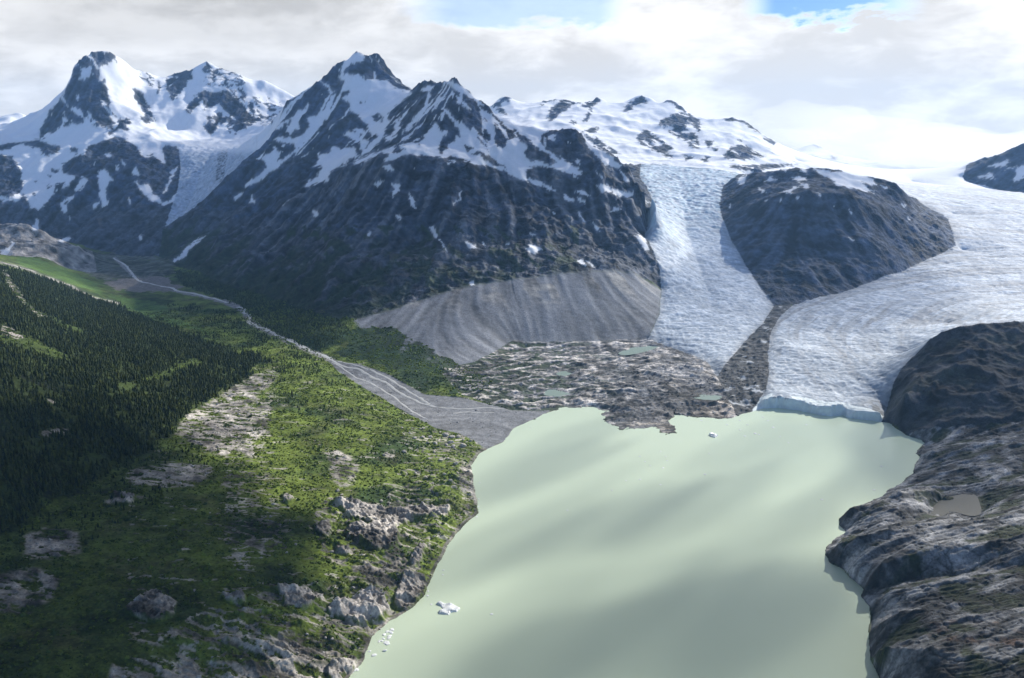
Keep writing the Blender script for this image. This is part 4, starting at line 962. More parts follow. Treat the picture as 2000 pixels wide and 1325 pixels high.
STREAMS = [([(222, 504), (235, 512), (248, 522), (258, 535), (266, 545), (280, 552), (330, 562), (352, 570), (395, 578), (432, 588), (445, 592)], 12, 16, 'thin braided stream crossing the gravel flat in the upper valley'),
           ([(465, 600), (477, 604), (478, 612), (488, 618), (486, 630), (500, 637), (520, 644), (545, 658), (585, 676), (618, 690), (648, 702)], 13, 17, 'bright stream winding through green valley floor'),
           ([(640, 698), (668, 715), (700, 722), (728, 738), (752, 748), (772, 762), (800, 777), (835, 792), (870, 798), (905, 800), (945, 797), (985, 800)], 12, 7, 'white stream running down gravel to the delta'),
           ([(655, 705), (690, 712), (725, 725), (760, 740), (790, 760), (815, 775), (840, 790)], 8, 9, 'side channel of the stream under the green bank'),
           ([(885, 808), (912, 806), (938, 808), (965, 806)], 9, 5, 'pale water patch spreading on the gravel delta'),
           ([(650, 708), (672, 722), (695, 738), (730, 752), (765, 775), (800, 800), (830, 818)], 6, 7, 'narrow stream along the green fan edge')]
for (p, lb, fr_), z_ in zip(PONDS, PZ):
    pond(p, lb, z_ + 0.3, fr_)
for i, (p, a, b_, lb) in enumerate(STREAMS):
    stream(p, a, b_, lb, i)

# ------------------------------------------------------------------ conifers
TREE_C = plain_material('conifer needles', (0.03, 0.05, 0.02), 0.9, 0.35, 0.35, attr='cover', spec=0.1)
BARK = plain_material('conifer bark', (0.06, 0.045, 0.035), 0.95, 0.3, 2.0, spec=0.1)


def crown_geo(seed, sides=7, tiers=4):
    r = np.random.default_rng(seed); v = []; f = []
    for t in range(tiers):
        z0 = 0.10 + 0.78 * t / tiers; z1 = min(1.0, z0 + 0.42 - 0.03 * t)
        if t == tiers - 1: z1 = 1.0
        rad = 0.19 * (1 - t / tiers) + 0.035
        b = len(v); ph = r.random() * 6.28
        for s in range(sides):
            a = ph + 6.283 * s / sides; k = rad * (0.6 + 0.8 * r.random())
            v.append((k * math.cos(a), k * math.sin(a), z0 - 0.05 * r.random()))
        v.append((r.normal() * 0.012, r.normal() * 0.012, z1))
        for s in range(sides):
            f.append((b + s, b + (s + 1) % sides, b + sides))
    return np.array(v), np.array(f)


CROWNS = [crown_geo(s) for s in range(6)]
fm = forest & ~(strip & (rng.random(X.shape) < 0.75)) & ~gul & ~snow & (trm < 0.3)
mid = inpoly(U + ju * 5, V + jv * 4, [(215, 590), (300, 590), (400, 596), (465, 610), (520, 655), (600, 690), (650, 712), (600, 745), (540, 728), (520, 700), (460, 692), (330, 640)]) & SOFT
mid2 = inpoly(U + ju * 5, V + jv * 4, [(480, 605), (560, 600), (620, 625), (680, 640), (600, 680), (540, 650), (490, 630)])
scat = inpoly(U, V, [(500, 690), (660, 715), (760, 770), (700, 830), (560, 800), (520, 760)]) & SOFT & ~DELTA
dens = np.zeros(X.shape)
dens = 0.0120 * smooth(0.12, 0.85, blur(fm.astype(float), max(2, int(9 * Q)))) * SOFT * ~pale0 * ~gul * (trm < 0.3) * ~(strip & (rng.random(X.shape) < 0.75)) * ~meadow
dens *= 0.55 + 0.9 * smooth(-0.5, 0.4, fbm(X, Y, 120, 3, 401))
dens[mid & ~meadow] = np.maximum(dens, 0.0075 * smooth(-0.15, 0.35, fbm(X, Y, 90, 3, 403)))[mid & ~meadow]
dens[wood & SOFT] = np.maximum(dens, 0.0075)[wood & SOFT]
dens[mid2 & ~meadow] = np.maximum(dens, 0.006)[mid2 & ~meadow]
dens[scat] = np.maximum(dens, 0.0022 * smooth(0.0, 0.4, fbm(X, Y, 70, 3, 405)))[scat]
lowd = inpoly(U, V, [(120, 960), (330, 860), (420, 900), (300, 990), (180, 1060), (60, 1150), (-100, 1100)]) & SOFT & ~pale0
dens[lowd] = np.maximum(dens, 0.0020)[lowd]
dens[(U < -260) | (V > 1380) | ICE | LAKE] = 0
carea = R * R * dth * dlr
keep = np.flatnonzero((rng.random(X.shape) < 1.45 * dens * carea).ravel())
tx = X.ravel()[keep] + rng.normal(0, 1.2, keep.size); ty = Y.ravel()[keep] + rng.normal(0, 1.2, keep.size)
tz = sample(Z, tx, ty) - 0.4
ht = np.clip(rng.normal(12.5, 3.6, keep.size), 4, 22) * np.where(fm.ravel()[keep], 1.0, 0.62)
tu, tv = project(tx, ty, tz)
dist_ = np.sqrt(tx ** 2 + ty ** 2 + (tz - H) ** 2)
inview = (tu > 5) & (tu < 1995) & (tv > 10) & (tv < 1318)
size = np.where(inview, ht / dist_, 0)
big = np.argsort(-size)[:300]
isbig = np.zeros(keep.size, bool); isbig[big] = True
print('TREES', keep.size)


def tree_cols(n):
    g = rng.random((n, 1))
    c = np.array([[0.022, 0.038, 0.013]]) * (1 - g) + np.array([[0.066, 0.084, 0.022]]) * g
    return c * (0.75 + 0.5 * rng.random((n, 1)))


V_, F_, C_ = [], [], []; off = 0
rest = np.flatnonzero(~isbig)
tc = tree_cols(keep.size)
kinds = rng.integers(0, 6, keep.size); ang = rng.random(keep.size) * 6.283
for k in range(6):
    s = rest[kinds[rest] == k]
    cv, cf = CROWNS[k]
    ca, sa = np.cos(ang[s])[:, None], np.sin(ang[s])[:, None]
    wv = ht[s][:, None] * (1.0 + 0.25 * rng.random((len(s), 1)))
    px = (cv[None, :, 0] * ca - cv[None, :, 1] * sa) * wv + tx[s][:, None]
    py = (cv[None, :, 0] * sa + cv[None, :, 1] * ca) * wv + ty[s][:, None]
    pz = cv[None, :, 2] * ht[s][:, None] + tz[s][:, None]
    V_.append(np.stack([px, py, pz], -1).reshape(-1, 3))
    F_.append((cf[None] + (np.arange(len(s)) * len(cv))[:, None, None] + off).reshape(-1, 3))
    C_.append(np.repeat(tc[s], len(cv), 0)); off += len(s) * len(cv)
link('conifer_forest', mesh_from('conifer_forest', np.concatenate(V_), np.concatenate(F_), TREE_C, np.concatenate(C_), False),
     'dense dark conifer forest covering the left slope and valley floor', 'forest', kind='stuff')
crown_me, trunk_me = [], []
for k in range(6):
    cv, cf = CROWNS[k]
    for shade in range(3):
        crown_me.append(mesh_from('crown', cv, cf, TREE_C, np.tile(np.array([[0.022, 0.036, 0.014], [0.034, 0.05, 0.017], [0.046, 0.06, 0.02]])[shade] * (0.85 + 0.3 * rng.random()), (len(cv), 1)), False))
sd = 6
tv_ = [(0.018 * math.cos(6.283 * s / sd), 0.018 * math.sin(6.283 * s / sd), -0.06) for s in range(sd)] + [(0.010 * math.cos(6.283 * s / sd), 0.010 * math.sin(6.283 * s / sd), 0.5) for s in range(sd)]
tm = mesh_from('trunk', tv_, [(s, (s + 1) % sd, sd + (s + 1) % sd, sd + s) for s in range(sd)], BARK)
for i in big:
    r_ = bpy.data.objects.new('conifer_tree', None); COL.objects.link(r_)
    r_.location = (tx[i], ty[i], tz[i]); r_.rotation_euler = (0, 0, ang[i]); h_ = float(ht[i]); r_.scale = (h_ * 1.12, h_ * 1.12, h_)
    r_['label'] = 'dark conifer among many on the shaded hillside at lower left'; r_['category'] = 'tree'; r_['group'] = 'conifers on the left hillside'
    link('crown', crown_me[int(kinds[i]) * 3 + int(rng.integers(0, 3))], parent=r_)
    link('trunk', tm, parent=r_)

# ------------------------------------------------------------------ alder brush on the fan
SHRUB = plain_material('alder brush', (0.06, 0.09, 0.02), 0.9, 0.3, 0.6, attr='cover', spec=0.1)
ico_v = []
for zz_, n_, rr in ((-0.1, 6, 0.85), (0.45, 6, 0.95), (0.85, 4, 0.5)):
    for s in range(n_):
        ico_v.append((rr * math.cos(6.283 * s / n_ + zz_), rr * math.sin(6.283 * s / n_ + zz_), zz_))
ico_v.append((0, 0, 1.05)); ico_v = np.array(ico_v)
ico_f = []
for s in range(6):
    a, b_ = s, (s + 1) % 6
    ico_f += [(a, b_, 6 + s), (b_, 6 + b_, 6 + s)]
for s in range(6):
    a, b_ = 6 + s, 6 + (s + 1) % 6
    t0, t1 = 12 + int(s * 4 / 6), 12 + int(((s + 1) % 6) * 4 / 6)
    ico_f.append((a, b_, t0))
    if t1 != t0: ico_f.append((b_, t1, t0))
for s in range(4):
    ico_f.append((12 + s, 12 + (s + 1) % 4, 16))
ico_f = np.array(ico_f)
open_ground = np.maximum(nearleft, np.clip(gw, 0, 1) * ~ROCKMT) * (1 - np.clip(spk + pg + kb + shore, 0, 1)) * ~DELTA * ~fm * ~flat * ~LAKE * (Z > 1.5)
sd_ = open_ground * 0.024 * (0.3 + 1.2 * smooth(-0.4, 0.5, fbm(X, Y, 45, 3, 411, 0.6))) * (R < 4000) * (U > -150) * (U < 1100) * (V > 540) * (V < 1400)
ks = np.flatnonzero((rng.random(X.shape) < sd_ * carea).ravel())
print('SHRUBS', ks.size)
sx = X.ravel()[ks]; sy = Y.ravel()[ks]; sz = Z.ravel()[ks]
sr = np.exp(rng.normal(0.50, 0.45, ks.size)); sr = np.clip(sr, 0.7, 5.0)
an = rng.random(ks.size) * 6.283
jit = 1 + 0.28 * rng.normal(size=(ks.size, len(ico_v), 1))
vv = ico_v[None] * jit
ca, sa = np.cos(an)[:, None], np.sin(an)[:, None]
px = (vv[..., 0] * ca - vv[..., 1] * sa) * sr[:, None] + sx[:, None]
py = (vv[..., 0] * sa + vv[..., 1] * ca) * sr[:, None] + sy[:, None]
pz = vv[..., 2] * sr[:, None] * 0.8 + sz[:, None]
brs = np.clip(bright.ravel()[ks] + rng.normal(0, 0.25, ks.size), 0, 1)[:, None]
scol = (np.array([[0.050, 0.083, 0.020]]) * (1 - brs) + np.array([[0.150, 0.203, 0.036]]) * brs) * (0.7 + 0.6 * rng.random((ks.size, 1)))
link('alder_brush', mesh_from('alder_brush', np.stack([px, py, pz], -1).reshape(-1, 3), (ico_f[None] + (np.arange(ks.size) * len(ico_v))[:, None, None]).reshape(-1, 3), SHRUB, np.repeat(scol, len(ico_v), 0), False),
     'low green alder brush covering the fan beside the lake', 'brush', kind='stuff')

# ------------------------------------------------------------------ loose stones
STONE = plain_material('loose stones', (0.3, 0.28, 0.26), 0.9, 0.2, 0.8, attr='cover', spec=0.2)
sb_ = nearleft * np.clip(1.2 * smooth(0.3, 0.9, shore) + 0.9 * pg + 0.8 * spk + 0.9 * smooth(0.3, 0.7, kb), 0, 1) * 0.010 + plw * 0.004 + mw * 0.004 + (hw & (Z > 1)) * 0.0012 + (dw > 0.5) * 0.0015
sb_ = sb_ * ~LAKE * ~ICE * (R < 3000) * (np.abs(U - 1000) < 1080) * (V < 1400)
kst = np.flatnonzero((rng.random(X.shape) < sb_ * carea).ravel())
print('STONES', kst.size)
r1 = np.clip(np.exp(rng.normal(0.25, 0.5, kst.size)), 0.6, 4.2)
jv_ = ico_v[None] * (1 + 0.22 * rng.normal(size=(kst.size, len(ico_v), 1)))
an_ = rng.random(kst.size) * 6.283; ca, sa = np.cos(an_)[:, None], np.sin(an_)[:, None]
px = (jv_[..., 0] * ca * 1.2 - jv_[..., 1] * sa) * r1[:, None] + X.ravel()[kst][:, None]
py = (jv_[..., 0] * sa * 1.2 + jv_[..., 1] * ca) * r1[:, None] + Y.ravel()[kst][:, None]
pz = (jv_[..., 2] - 0.2) * r1[:, None] * 0.75 + Z.ravel()[kst][:, None]
stc = np.clip(C.reshape(-1, 3)[kst] * (0.7 + 0.8 * rng.random((kst.size, 1))) + 0.03, 0.03, 0.5); stc = 0.6 * stc + 0.4 * stc.mean(1, keepdims=True)
link('loose_stones', mesh_from('loose_stones', np.stack([px, py, pz], -1).reshape(-1, 3), (ico_f[None] + (np.arange(kst.size) * len(ico_v))[:, None, None]).reshape(-1, 3), STONE, np.repeat(stc, len(ico_v), 0), False),
     'loose stones and rubble strewn over shore and bare ground', 'rubble', kind='stuff')

# ------------------------------------------------------------------ boulders
BOULDER = plain_material('pale boulder', (0.50, 0.47, 0.435), 0.85, 0.25, 0.5, 0.6, 0.5)


def boulder_mesh(seed):
    r = np.random.default_rng(seed); bm = __import__('bmesh').new()
    import bmesh
    bmesh.ops.create_icosphere(bm, subdivisions=3, radius=1)
    pl_ = [(r.normal(size=3), 0.62 + 0.3 * r.random()) for _ in range(9)]
    pl_ = [(n / np.linalg.norm(n), d) for n, d in pl_]
    for v in bm.verts:
        p = np.array(v.co)
        for n, d in pl_:
            e = p @ n - d
            if e > 0: p = p - n * e * 0.9
        p *= 1 + 0.05 * math.sin(7 * p[0] + seed) * math.cos(6 * p[1])
        v.co = p * np.array([1.0, 0.8, 0.66])
    me = bpy.data.meshes.new('boulder'); bm.to_mesh(me); bm.free(); me.materials.append(BOULDER)
    for p in me.polygons: p.use_smooth = False
    return me


BM = [boulder_mesh(s) for s in range(6)]
BSPOT = [(827, 838, 6), (788, 850, 5), (810, 857, 7), (825, 855, 7), (840, 855, 8), (870, 852, 11), (882, 855, 10), (895, 855, 9), (850, 867, 8), (880, 865, 9), (905, 872, 11), (885, 874, 8), (872, 870, 6), (785, 837, 5), (795, 870, 5), (790, 884, 8), (750, 890, 6),
         (848, 884, 6), (860, 900, 7), (890, 907, 7), (820, 839, 5), (835, 866, 6), (920, 862, 6), (905, 860, 5), (800, 846, 5), (860, 846, 5), (875, 897, 6), (838, 897, 5), (812, 925, 5), (832, 935, 5), (845, 945, 5), (868, 928, 6), (880, 940, 6), (893, 925, 5),
         (529, 1010, 5), (599, 908, 3), (410, 1003, 3), (382, 997, 3), (266, 1011, 2.5), (380, 1155, 4), (452, 1000, 3), (648, 1080, 6), (578, 1065, 5), (560, 1080, 4), (700, 1250, 4), (649, 1250, 4), (636, 1247, 4), (690, 1150, 5), (747, 1166, 5), (733, 1162, 4),
         (512, 1206, 4), (440, 1232, 4), (600, 1240, 4), (660, 960, 8), (667, 968, 6), (745, 980, 7), (760, 985, 7), (600, 890, 2.5), (760, 935, 2.5), (640, 875, 2.5), (470, 1290, 4), (415, 1285, 3), (270, 1290, 3)]
for i, (u, v, s) in enumerate(BSPOT):
    x, y, z = on_ground(u, v)
    hero = {5: 'largest pale boulder with rounded top on the bright green lake bank', 10: 'broad pale boulder on the grassy bank just above the lake gravel'}.get(i)
    o = link('boulder', BM[i % 6], hero or ('pale boulder lying on the green bank above the lake' if i < 34 else 'small pale boulder scattered on the shaded green fan'), 'boulder', 'pale boulders on the lake bank' if i < 34 else 'pale boulders on the shaded fan', loc=(x, y, z + 0.15 * s))
    if hero: del o['group']
    s *= 1.45 if i < 34 else 1.1
    o.scale = (s * 0.66, s * 0.62, s * 0.6); o.rotation_euler = (random.uniform(-.2, .2), random.uniform(-.2, .2), random.uniform(0, 6.28))

# ------------------------------------------------------------------ floating ice
BERG = plain_material('berg ice', (0.86, 0.90, 0.92), 0.45, 0.06, 0.4, 0.4, 0.5)


def berg(px, top, label, seed, n=46, group=None, name='iceberg'):
    pts = np.array([W(u, v, 0.0)[:2] for u, v in px]); c = pts.mean(0); pts = pts - c
    lo, hi = pts.min(0) - 1, pts.max(0) + 1
    gx0, gy0 = np.meshgrid(np.linspace(lo[0], hi[0], n), np.linspace(lo[1], hi[1], n))
    dd = np.full(gx0.shape, 1e9)
    for i in range(len(pts)):
        a, b_ = pts[i - 1], pts[i]; ab = b_ - a
        t = np.clip(((gx0 - a[0]) * ab[0] + (gy0 - a[1]) * ab[1]) / (ab @ ab + 1e-9), 0, 1)
        dd = np.minimum(dd, np.hypot(gx0 - a[0] - t * ab[0], gy0 - a[1] - t * ab[1]))
    ins = inpoly(gx0, gy0, pts); sdist = np.where(ins, dd, -dd)
    w = max(hi - lo)
    sdist = sdist + w * 0.022 + perlin(gx0 / (w * 0.09), gy0 / (w * 0.09), seed) * w * 0.012
    zt = np.where(sdist > 0, 0.25 + np.minimum(sdist / (w * 0.055), 1) ** 0.7 * top * np.maximum(0.4, 0.75 + 0.6 * perlin(gx0 / (w * 0.28), gy0 / (w * 0.28), seed + 1)) + 0.12 * top * perlin(gx0 / (w * 0.07), gy0 / (w * 0.07), seed + 2), -0.9)
    ii = np.arange(n * n).reshape(n, n)
    m_ = (sdist > -w * 0.03)
    fq = np.stack([ii[:-1, :-1], ii[:-1, 1:], ii[1:, 1:], ii[1:, :-1]], -1)[(m_[:-1, :-1] & m_[1:, 1:] & m_[:-1, 1:] & m_[1:, :-1])]
    vi, inv = np.unique(fq, return_inverse=True)
    vv = np.stack([gx0, gy0, zt], -1).reshape(-1, 3)[vi]
    return link(name, mesh_from(name, vv, inv.reshape(-1, 4), BERG, None, False), label, 'iceberg', group, loc=(c[0], c[1], 0))


berg([(853, 1180), (858, 1176), (868, 1180), (880, 1180), (890, 1184), (898, 1189), (892, 1195), (880, 1196), (876, 1201), (868, 1200), (858, 1199), (857, 1195), (866, 1190), (862, 1185)], 3.0, 'largest white iceberg drifting near the left rocky shore', 501)
berg([(1385, 849), (1390, 847), (1397, 848), (1402, 852), (1396, 855), (1388, 853)], 4.5, 'small blue white iceberg drifting off the rocky far shore', 511, 30)
BITS_A = [(766, 1230, 5), (762, 1234, 4), (756, 1234, 4), (750, 1240, 4), (761, 1243, 5), (759, 1247, 4), (749, 1248, 3), (746, 1252, 3), (755, 1254, 5), (757, 1258, 5), (752, 1256, 4), (730, 1280, 5), (722, 1272, 3), (742, 1252, 3), (740, 1254, 2.5), (765, 1236, 4), (866, 1114, 2.5), (865, 1123, 2.5), (836, 1155, 2.5), (835, 1164, 3), (842, 1181, 2.5), (690, 1310, 6), (696, 1308, 5), (687, 1313, 4), (935, 975, 3), (937, 943, 3), (934, 990, 3), (931, 1010, 3)]
BITS_B = [(1037, 835, 3), (1250, 892, 3.5), (1260, 902, 3), (1290, 882, 3), (1300, 892, 3), (1303, 900, 3), (1295, 914, 3.5), (1377, 927, 4), (1250, 937, 3.5), (1223, 939, 3), (1290, 947, 3), (1195, 958, 3), (1108, 997, 3), (1605, 976, 4), (1707, 957, 4), (1722, 911, 4), (1430, 814, 4), (1445, 822, 4), (1510, 835, 5), (1540, 865, 3.5), (1475, 847, 6), (1482, 849, 4), (1455, 852, 4), (1445, 840, 4), (1460, 830, 4), (1524, 853, 3), (1370, 822, 4), (1420, 830, 4), (1385, 886, 3), (1500, 880, 3), (1490, 815, 4), (1500, 822, 4), (1575, 830, 4), (960, 1200, 3.5), (1270, 910, 3)]


def chunk_mesh(seed):
    me = boulder_mesh(seed).copy(); me.name = 'ice_chunk'; me.materials.clear(); me.materials.append(BERG); return me


CH = [chunk_mesh(40 + s) for s in range(4)]
link('iceberg', CH[1], 'white ice block, biggest of the chips near the left shore', 'iceberg', loc=W(752, 1271, 0.3)).scale = (4.2, 3.2, 2.4)
for lst, lb, gp in ((BITS_A, 'small white ice chip floating close to the left shore', 'ice chips along the left shore'), (BITS_B, 'tiny white ice chip adrift in the open lake', 'ice chips in the open lake')):
    for i, (u, v, s) in enumerate(lst):
        x, y, z = W(u, v, 0.0)
        o = link('ice_chunk', CH[i % 4], lb, 'ice chunk', gp, loc=(x, y, 0.2)); s *= 0.85
        o.scale = (s * 1.15, s * 1.1, s * 0.26); o.rotation_euler = (0, 0, random.uniform(0, 6.28))

# ------------------------------------------------------------------ light
SUN_AZ, SUN_EL = math.radians(42), math.radians(28)
sd3 = np.array([math.sin(SUN_AZ) * math.cos(SUN_EL), math.cos(SUN_AZ) * math.cos(SUN_EL), math.sin(SUN_EL)])
ld = bpy.data.lights.new('sun', 'SUN'); ld.energy = 5.0; ld.angle = math.radians(0.6); ld.color = (1.0, 0.945, 0.86)
so_ = bpy.data.objects.new('sun', ld); COL.objects.link(so_)
from mathutils import Vector
so_.rotation_euler = Vector(sd3).to_track_quat('Z', 'Y').to_euler()

# clouds overhead: closed lumpy bodies of thin vapour; where they hang decides where their shadows fall
def vapour(name, dens, tint=1.0):
    m = bpy.data.materials.new(name); m.use_nodes = True
    nt = m.node_tree; nt.nodes.clear()
    out = nt.nodes.new('ShaderNodeOutputMaterial'); pv = nt.nodes.new('ShaderNodeVolumePrincipled')
    pv.inputs['Color'].default_value = (tint, tint, tint, 1); pv.inputs['Density'].default_value = dens; pv.inputs['Anisotropy'].default_value = 0.3
    nt.links.new(pv.outputs[0], out.inputs['Volume'])
    return m


def cloud(px, py, pz, rx, ry, depth, seed, rot=0.0, lift=2600.0, tint=1.0):
    """px,py,pz: ground spot its shadow covers; rx, ry: half sizes"""
    import bmesh
    t = (lift - pz) / sd3[2]
    bm = bmesh.new(); bmesh.ops.create_icosphere(bm, subdivisions=5, radius=1)
    r = np.random.default_rng(seed); ph = r.random(6) * 6.28
    hh = 190.0
    for v in bm.verts:
        p = np.array(v.co)
        k = 1 + 0.16 * math.sin(3 * p[0] + ph[0]) * math.cos(2.6 * p[1] + ph[1]) + 0.10 * math.sin(6.3 * p[1] + ph[2] + 2 * p[2]) + 0.07 * math.sin(11 * p[0] + ph[3]) * math.sin(9 * p[1] + ph[4])
        v.co = (p[0] * rx * k, p[1] * ry * k, p[2] * hh * (1 + 0.25 * math.sin(5 * p[0] + ph[5])))
    me = bpy.data.meshes.new('cloud'); bm.to_mesh(me); bm.free()
    me.materials.append(vapour('cloud vapour', depth / (2 * hh / sd3[2]), tint))
    o = link('cloud', me, 'unseen grey cloud overhead that shades the valley', 'cloud', 'clouds overhead', 'stuff', loc=(px + sd3[0] * t, py + sd3[1] * t, lift))
    o.rotation_euler = (0, 0, rot)


def shade(u, v, ru, rv, depth, seed, z=0.0, rot=0.0):
    x, y, _ = on_ground(u, v)
    d = math.sqrt(x * x + y * y + H * H)
    sx_ = d / F
    cloud(x, y, ground_z(x, y), ru * sx_, rv * sx_ * d / H * 0.9, depth, seed, rot)


#CLOUDS#
for i, a in enumerate([
        (110, 1200, 360, 280, 8.0), (110, 960, 250, 130, 7.0), (300, 1100, 190, 120, 3.0), (180, 830, 190, 60, 2.0),
        (480, 1210, 200, 100, 1.6),
        (1980, 760, 250, 90, 1.6), (2020, 1000, 200, 80, 0.6), (1960, 1270, 240, 110, 1.4),
        (1180, 1025, 95, 26, 3.0), (1340, 1000, 95, 24, 2.6), (1040, 925, 85, 18, 3.0), (1130, 960, 60, 12, 1.8), (1260, 1075, 70, 12, 1.5), (1080, 1235, 210, 46, 2.4), (1300, 1200, 120, 26, 2.2), (1490, 868, 100, 11, 2.0), (1570, 905, 80, 10, 1.6), (1650, 965, 70, 14, 1.8), (980, 1070, 100, 30, 2.2), (1480, 1055, 120, 22, 2.2), (1380, 1300, 480, 90, 2.4), (1130, 850, 70, 14, 2.0), (1330, 945, 70, 9, 1.2), (1480, 1200, 150, 40, 2.6),
        (420, 545, 260, 34, 2.0), (560, 640, 130, 16, 1.6), (760, 690, 90, 16, 1.2), (700, 470, 260, 50, 1.4), (300, 400, 280, 50, 1.2), (1620, 450, 220, 60, 0.9)]):
    shade(*a, seed=600 + i)

# unseen grey bank added over and behind the viewpoint to dim the foreground
for i, (bx_, by_, brx, bry) in enumerate(((-1500, 900, 1900, 1900), (-300, -1400, 2600, 1900), (900, 900, 1700, 1700), (-3000, 1600, 1300, 1700), (200, 1500, 1500, 1300))):
    t_ = 1760.0 / sd3[2]
    cloud(bx_ - sd3[0] * t_, by_ - sd3[1] * t_, 0.0, brx, bry, 11.0, 700 + i, lift=1760.0, tint=0.30)

def low_cloud(px, py, pz, rx, ry, rz, dens, seed, label):  # body of low cloud over the far ice, hung inside the valley haze
    import bmesh
    bm = bmesh.new(); bmesh.ops.create_icosphere(bm, subdivisions=5, radius=1)
    r = np.random.default_rng(seed); ph = r.random(6) * 6.28
    for v in bm.verts:
        p = np.array(v.co)
        k = 1 + 0.14 * math.sin(4 * p[0] + ph[0]) * math.cos(3.1 * p[1] + ph[1]) + 0.09 * math.sin(8.3 * p[0] + ph[2] + 3 * p[2]) + 0.05 * math.sin(15 * p[0] + ph[3]) * math.sin(12 * p[2] + ph[4])
        v.co = (p[0] * rx * k, p[1] * ry * k, p[2] * rz * k)
    me = bpy.data.meshes.new('low_cloud'); bm.to_mesh(me); bm.free(); me.materials.append(vapour('mist vapour', dens, 0.9))
    link('low_cloud', me, label, 'low_cloud', kind='stuff', loc=(px, py, pz))


for (u_, v_, Y_, rx, ry, rz, dn, lb_) in (
                                  (1720, 285, 10200, 1500, 900, 290, 0.00045, 'pale low cloud lying over the far upper icefield'), (1950, 300, 9600, 1200, 800, 240, 0.00045, 'pale low cloud above the glacier behind the right mountain'), (1580, 240, 10600, 700, 600, 230, 0.00045, 'pale low cloud veiling the farthest ridge')):
    x_, y_, z_ = W(u_, v_, Y_); low_cloud(x_, y_, z_, rx, ry, rz, dn, int(u_), lb_)

# haze: the air of the valley
bm_ = __import__('bmesh').new(); __import__('bmesh').ops.create_cube(bm_, size=1.0)
hm = bpy.data.meshes.new('haze'); bm_.to_mesh(hm); bm_.free()
HZ = vapour('valley haze', 0.000023); HZ.node_tree.nodes['Principled Volume'].inputs['Color'].default_value = (0.32, 0.60, 1.0, 1); HZ.node_tree.nodes['Principled Volume'].inputs['Anisotropy'].default_value = 0.2
hm.materials.append(HZ)
ztop, zbot = float(Z.max()) + 25, float(Z.min()) - 1.0
ho = link('haze', hm, 'thin bluish haze filling the whole valley', 'haze', kind='stuff', loc=(0, 6900, (ztop + zbot) / 2)); ho.scale = (20500, 14300, ztop - zbot)

# ------------------------------------------------------------------ sky
wd_ = bpy.data.worlds.new('World'); scene.world = wd_; wd_.use_nodes = True
nt = wd_.node_tree; nd = nt.nodes; ln = nt.links
nd.clear()
out = nd.new('ShaderNodeOutputWorld'); bg = nd.new('ShaderNodeBackground'); ln.new(bg.outputs[0], out.inputs[0]); bg.inputs[1].default_value = 0.11
sky = nd.new('ShaderNodeTexSky'); sky.sky_type = 'NISHITA'; sky.sun_disc = False; sky.sun_elevation = SUN_EL; sky.sun_rotation = SUN_AZ; sky.altitude = 800
tc_ = nd.new('ShaderNodeTexCoord'); sep = nd.new('ShaderNodeSeparateXYZ'); ln.new(tc_.outputs['Generated'], sep.inputs[0])


def mth(op, a, b=None, c=None):
    n = nd.new('ShaderNodeMath'); n.operation = op
    for i, v in enumerate((a, b, c)):
        if v is None: continue
        if isinstance(v, (int, float)): n.inputs[i].default_value = v
        else: ln.new(v, n.inputs[i])
    return n.outputs[0]


def rng_(v, a, b, c, d, sm=True):
    n = nd.new('ShaderNodeMapRange'); n.interpolation_type = 'SMOOTHSTEP' if sm else 'LINEAR'
    ln.new(v, n.inputs[0])
    for i, k in enumerate((a, b, c, d)): n.inputs[i + 1].default_value = k
    return n.outputs[0]


elev = sep.outputs[2]
az = mth('ARCTAN2', sep.outputs[0], sep.outputs[1])
cv_ = nd.new('ShaderNodeCombineXYZ')
ln.new(mth('MULTIPLY', az, 1.0), cv_.inputs[0]); ln.new(mth('MULTIPLY', elev, 2.6), cv_.inputs[1])


def noise(scale, detail, w, rough=0.55):
    n = nd.new('ShaderNodeTexNoise'); n.noise_dimensions = '4D'; n.inputs['Scale'].default_value = scale; n.inputs['Detail'].default_value = detail; n.inputs['W'].default_value = w; n.inputs['Roughness'].default_value = rough
    n.inputs['Distortion'].default_value = 0.3
    ln.new(cv_.outputs[0], n.inputs['Vector']); return n.outputs[0]


nA, nB = noise(4.2, 6, 1.7), noise(13.0, 6, 4.3, 0.6)
# openings with blue sky, high up toward the right and in the middle
gap1 = mth('MULTIPLY', rng_(az, 0.235, 0.275, 0, 1), rng_(az, 0.42, 0.36, 0, 1))
gap2 = mth('MULTIPLY', rng_(az, -0.13, -0.06, 0, 0.6), rng_(az, 0.13, 0.09, 0, 1))
gap = mth('MAXIMUM', gap1, gap2)
hgt = mth('ADD', elev, mth('MULTIPLY', mth('SUBTRACT', nB, 0.5), 0.09))
blue_ = mth('MULTIPLY', mth('MULTIPLY', gap, rng_(hgt, 0.106, 0.118, 0, 1)), rng_(elev, 0.30, 0.22, 0, 1))
clear = mth('MAXIMUM', rng_(mth('ABSOLUTE', az), 1.2, 2.1, 0, 0.85), rng_(elev, 0.45, 0.8, 0, 0.7))
both_ = mth('MAXIMUM', blue_, clear)
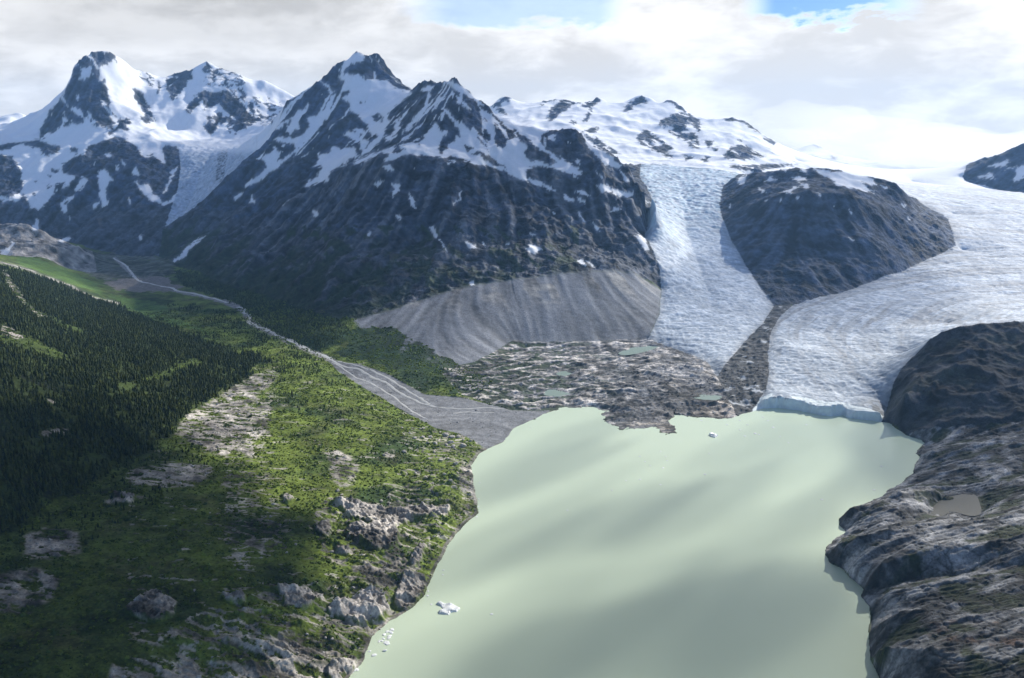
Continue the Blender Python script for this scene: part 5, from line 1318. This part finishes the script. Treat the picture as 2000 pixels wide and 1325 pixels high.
# cloud brightness: white near the skyline toward the sun, grey bellies overhead
wht = rng_(mth('ADD', mth('MULTIPLY', nA, 0.58), mth('MULTIPLY', nB, 0.42)), 0.41, 0.57, 0.76, 1.07)
sunward = rng_(az, -0.5, 0.35, 0.97, 1.07)
greyl = mth('SUBTRACT', 1.0, mth('MULTIPLY', mth('MULTIPLY', rng_(az, -0.53, -0.45, 0, 1), rng_(az, -0.05, -0.25, 0, 1)), mth('MULTIPLY', rng_(hgt, 0.075, 0.105, 0, 0.20), 1.0)))
behind = rng_(mth('ABSOLUTE', az), 0.7, 2.0, 1.0, 0.85)
low = mth('MULTIPLY', rng_(elev, 0.135, 0.40, 1.0, 0.55), behind)
val = mth('MULTIPLY', mth('MULTIPLY', wht, sunward), mth('MULTIPLY', low, greyl))
colr = nd.new('ShaderNodeVectorMath'); colr.operation = 'SCALE'; colr.inputs[0].default_value = (7.6, 7.6, 7.65); ln.new(val, colr.inputs['Scale'])
mx = nd.new('ShaderNodeMix'); mx.data_type = 'RGBA'
ln.new(both_, mx.inputs[0]); ln.new(colr.outputs[0], mx.inputs[6]); skt = nd.new('ShaderNodeVectorMath'); skt.operation = 'MULTIPLY'; skt.inputs[1].default_value = (0.85, 1.12, 1.58); ln.new(sky.outputs[0], skt.inputs[0]); low_blue = nd.new('ShaderNodeMix'); low_blue.data_type = 'RGBA'; ln.new(blue_, low_blue.inputs[0]); ln.new(skt.outputs[0], low_blue.inputs[6]); dk = nd.new('ShaderNodeVectorMath'); dk.operation = 'MULTIPLY'; dk.inputs[1].default_value = (0.36, 0.43, 0.56); ln.new(skt.outputs[0], dk.inputs[0]); ln.new(dk.outputs[0], low_blue.inputs[7]); ln.new(low_blue.outputs[2], mx.inputs[7])
ln.new(mx.outputs[2], bg.inputs[0])
wd_.cycles.sampling_method = 'AUTOMATIC'

# ------------------------------------------------------------------ camera and render settings
cd = bpy.data.cameras.new('camera'); co = bpy.data.objects.new('camera', cd); COL.objects.link(co)
cd.sensor_width = 36.0; cd.lens = 36.0 * F / 2000.0; cd.clip_start = 1.0; cd.clip_end = 60000.0
co.location = (0, 0, H); co.rotation_euler = (math.pi / 2 - PITCH, 0, 0)
scene.camera = co
scene.view_settings.view_transform = 'Standard'; scene.view_settings.look = 'None'; scene.view_settings.exposure = 0.32; scene.view_settings.gamma = 1.0
cy = scene.cycles
cy.max_bounces = 6; cy.diffuse_bounces = 2; cy.glossy_bounces = 2; cy.transmission_bounces = 2; cy.volume_bounces = 4; cy.transparent_max_bounces = 64
cy.use_adaptive_sampling = True; cy.adaptive_threshold = 0.02
cy.use_denoising = True; cy.denoiser = 'OPENIMAGEDENOISE'
cy.sample_clamp_indirect = 4.0
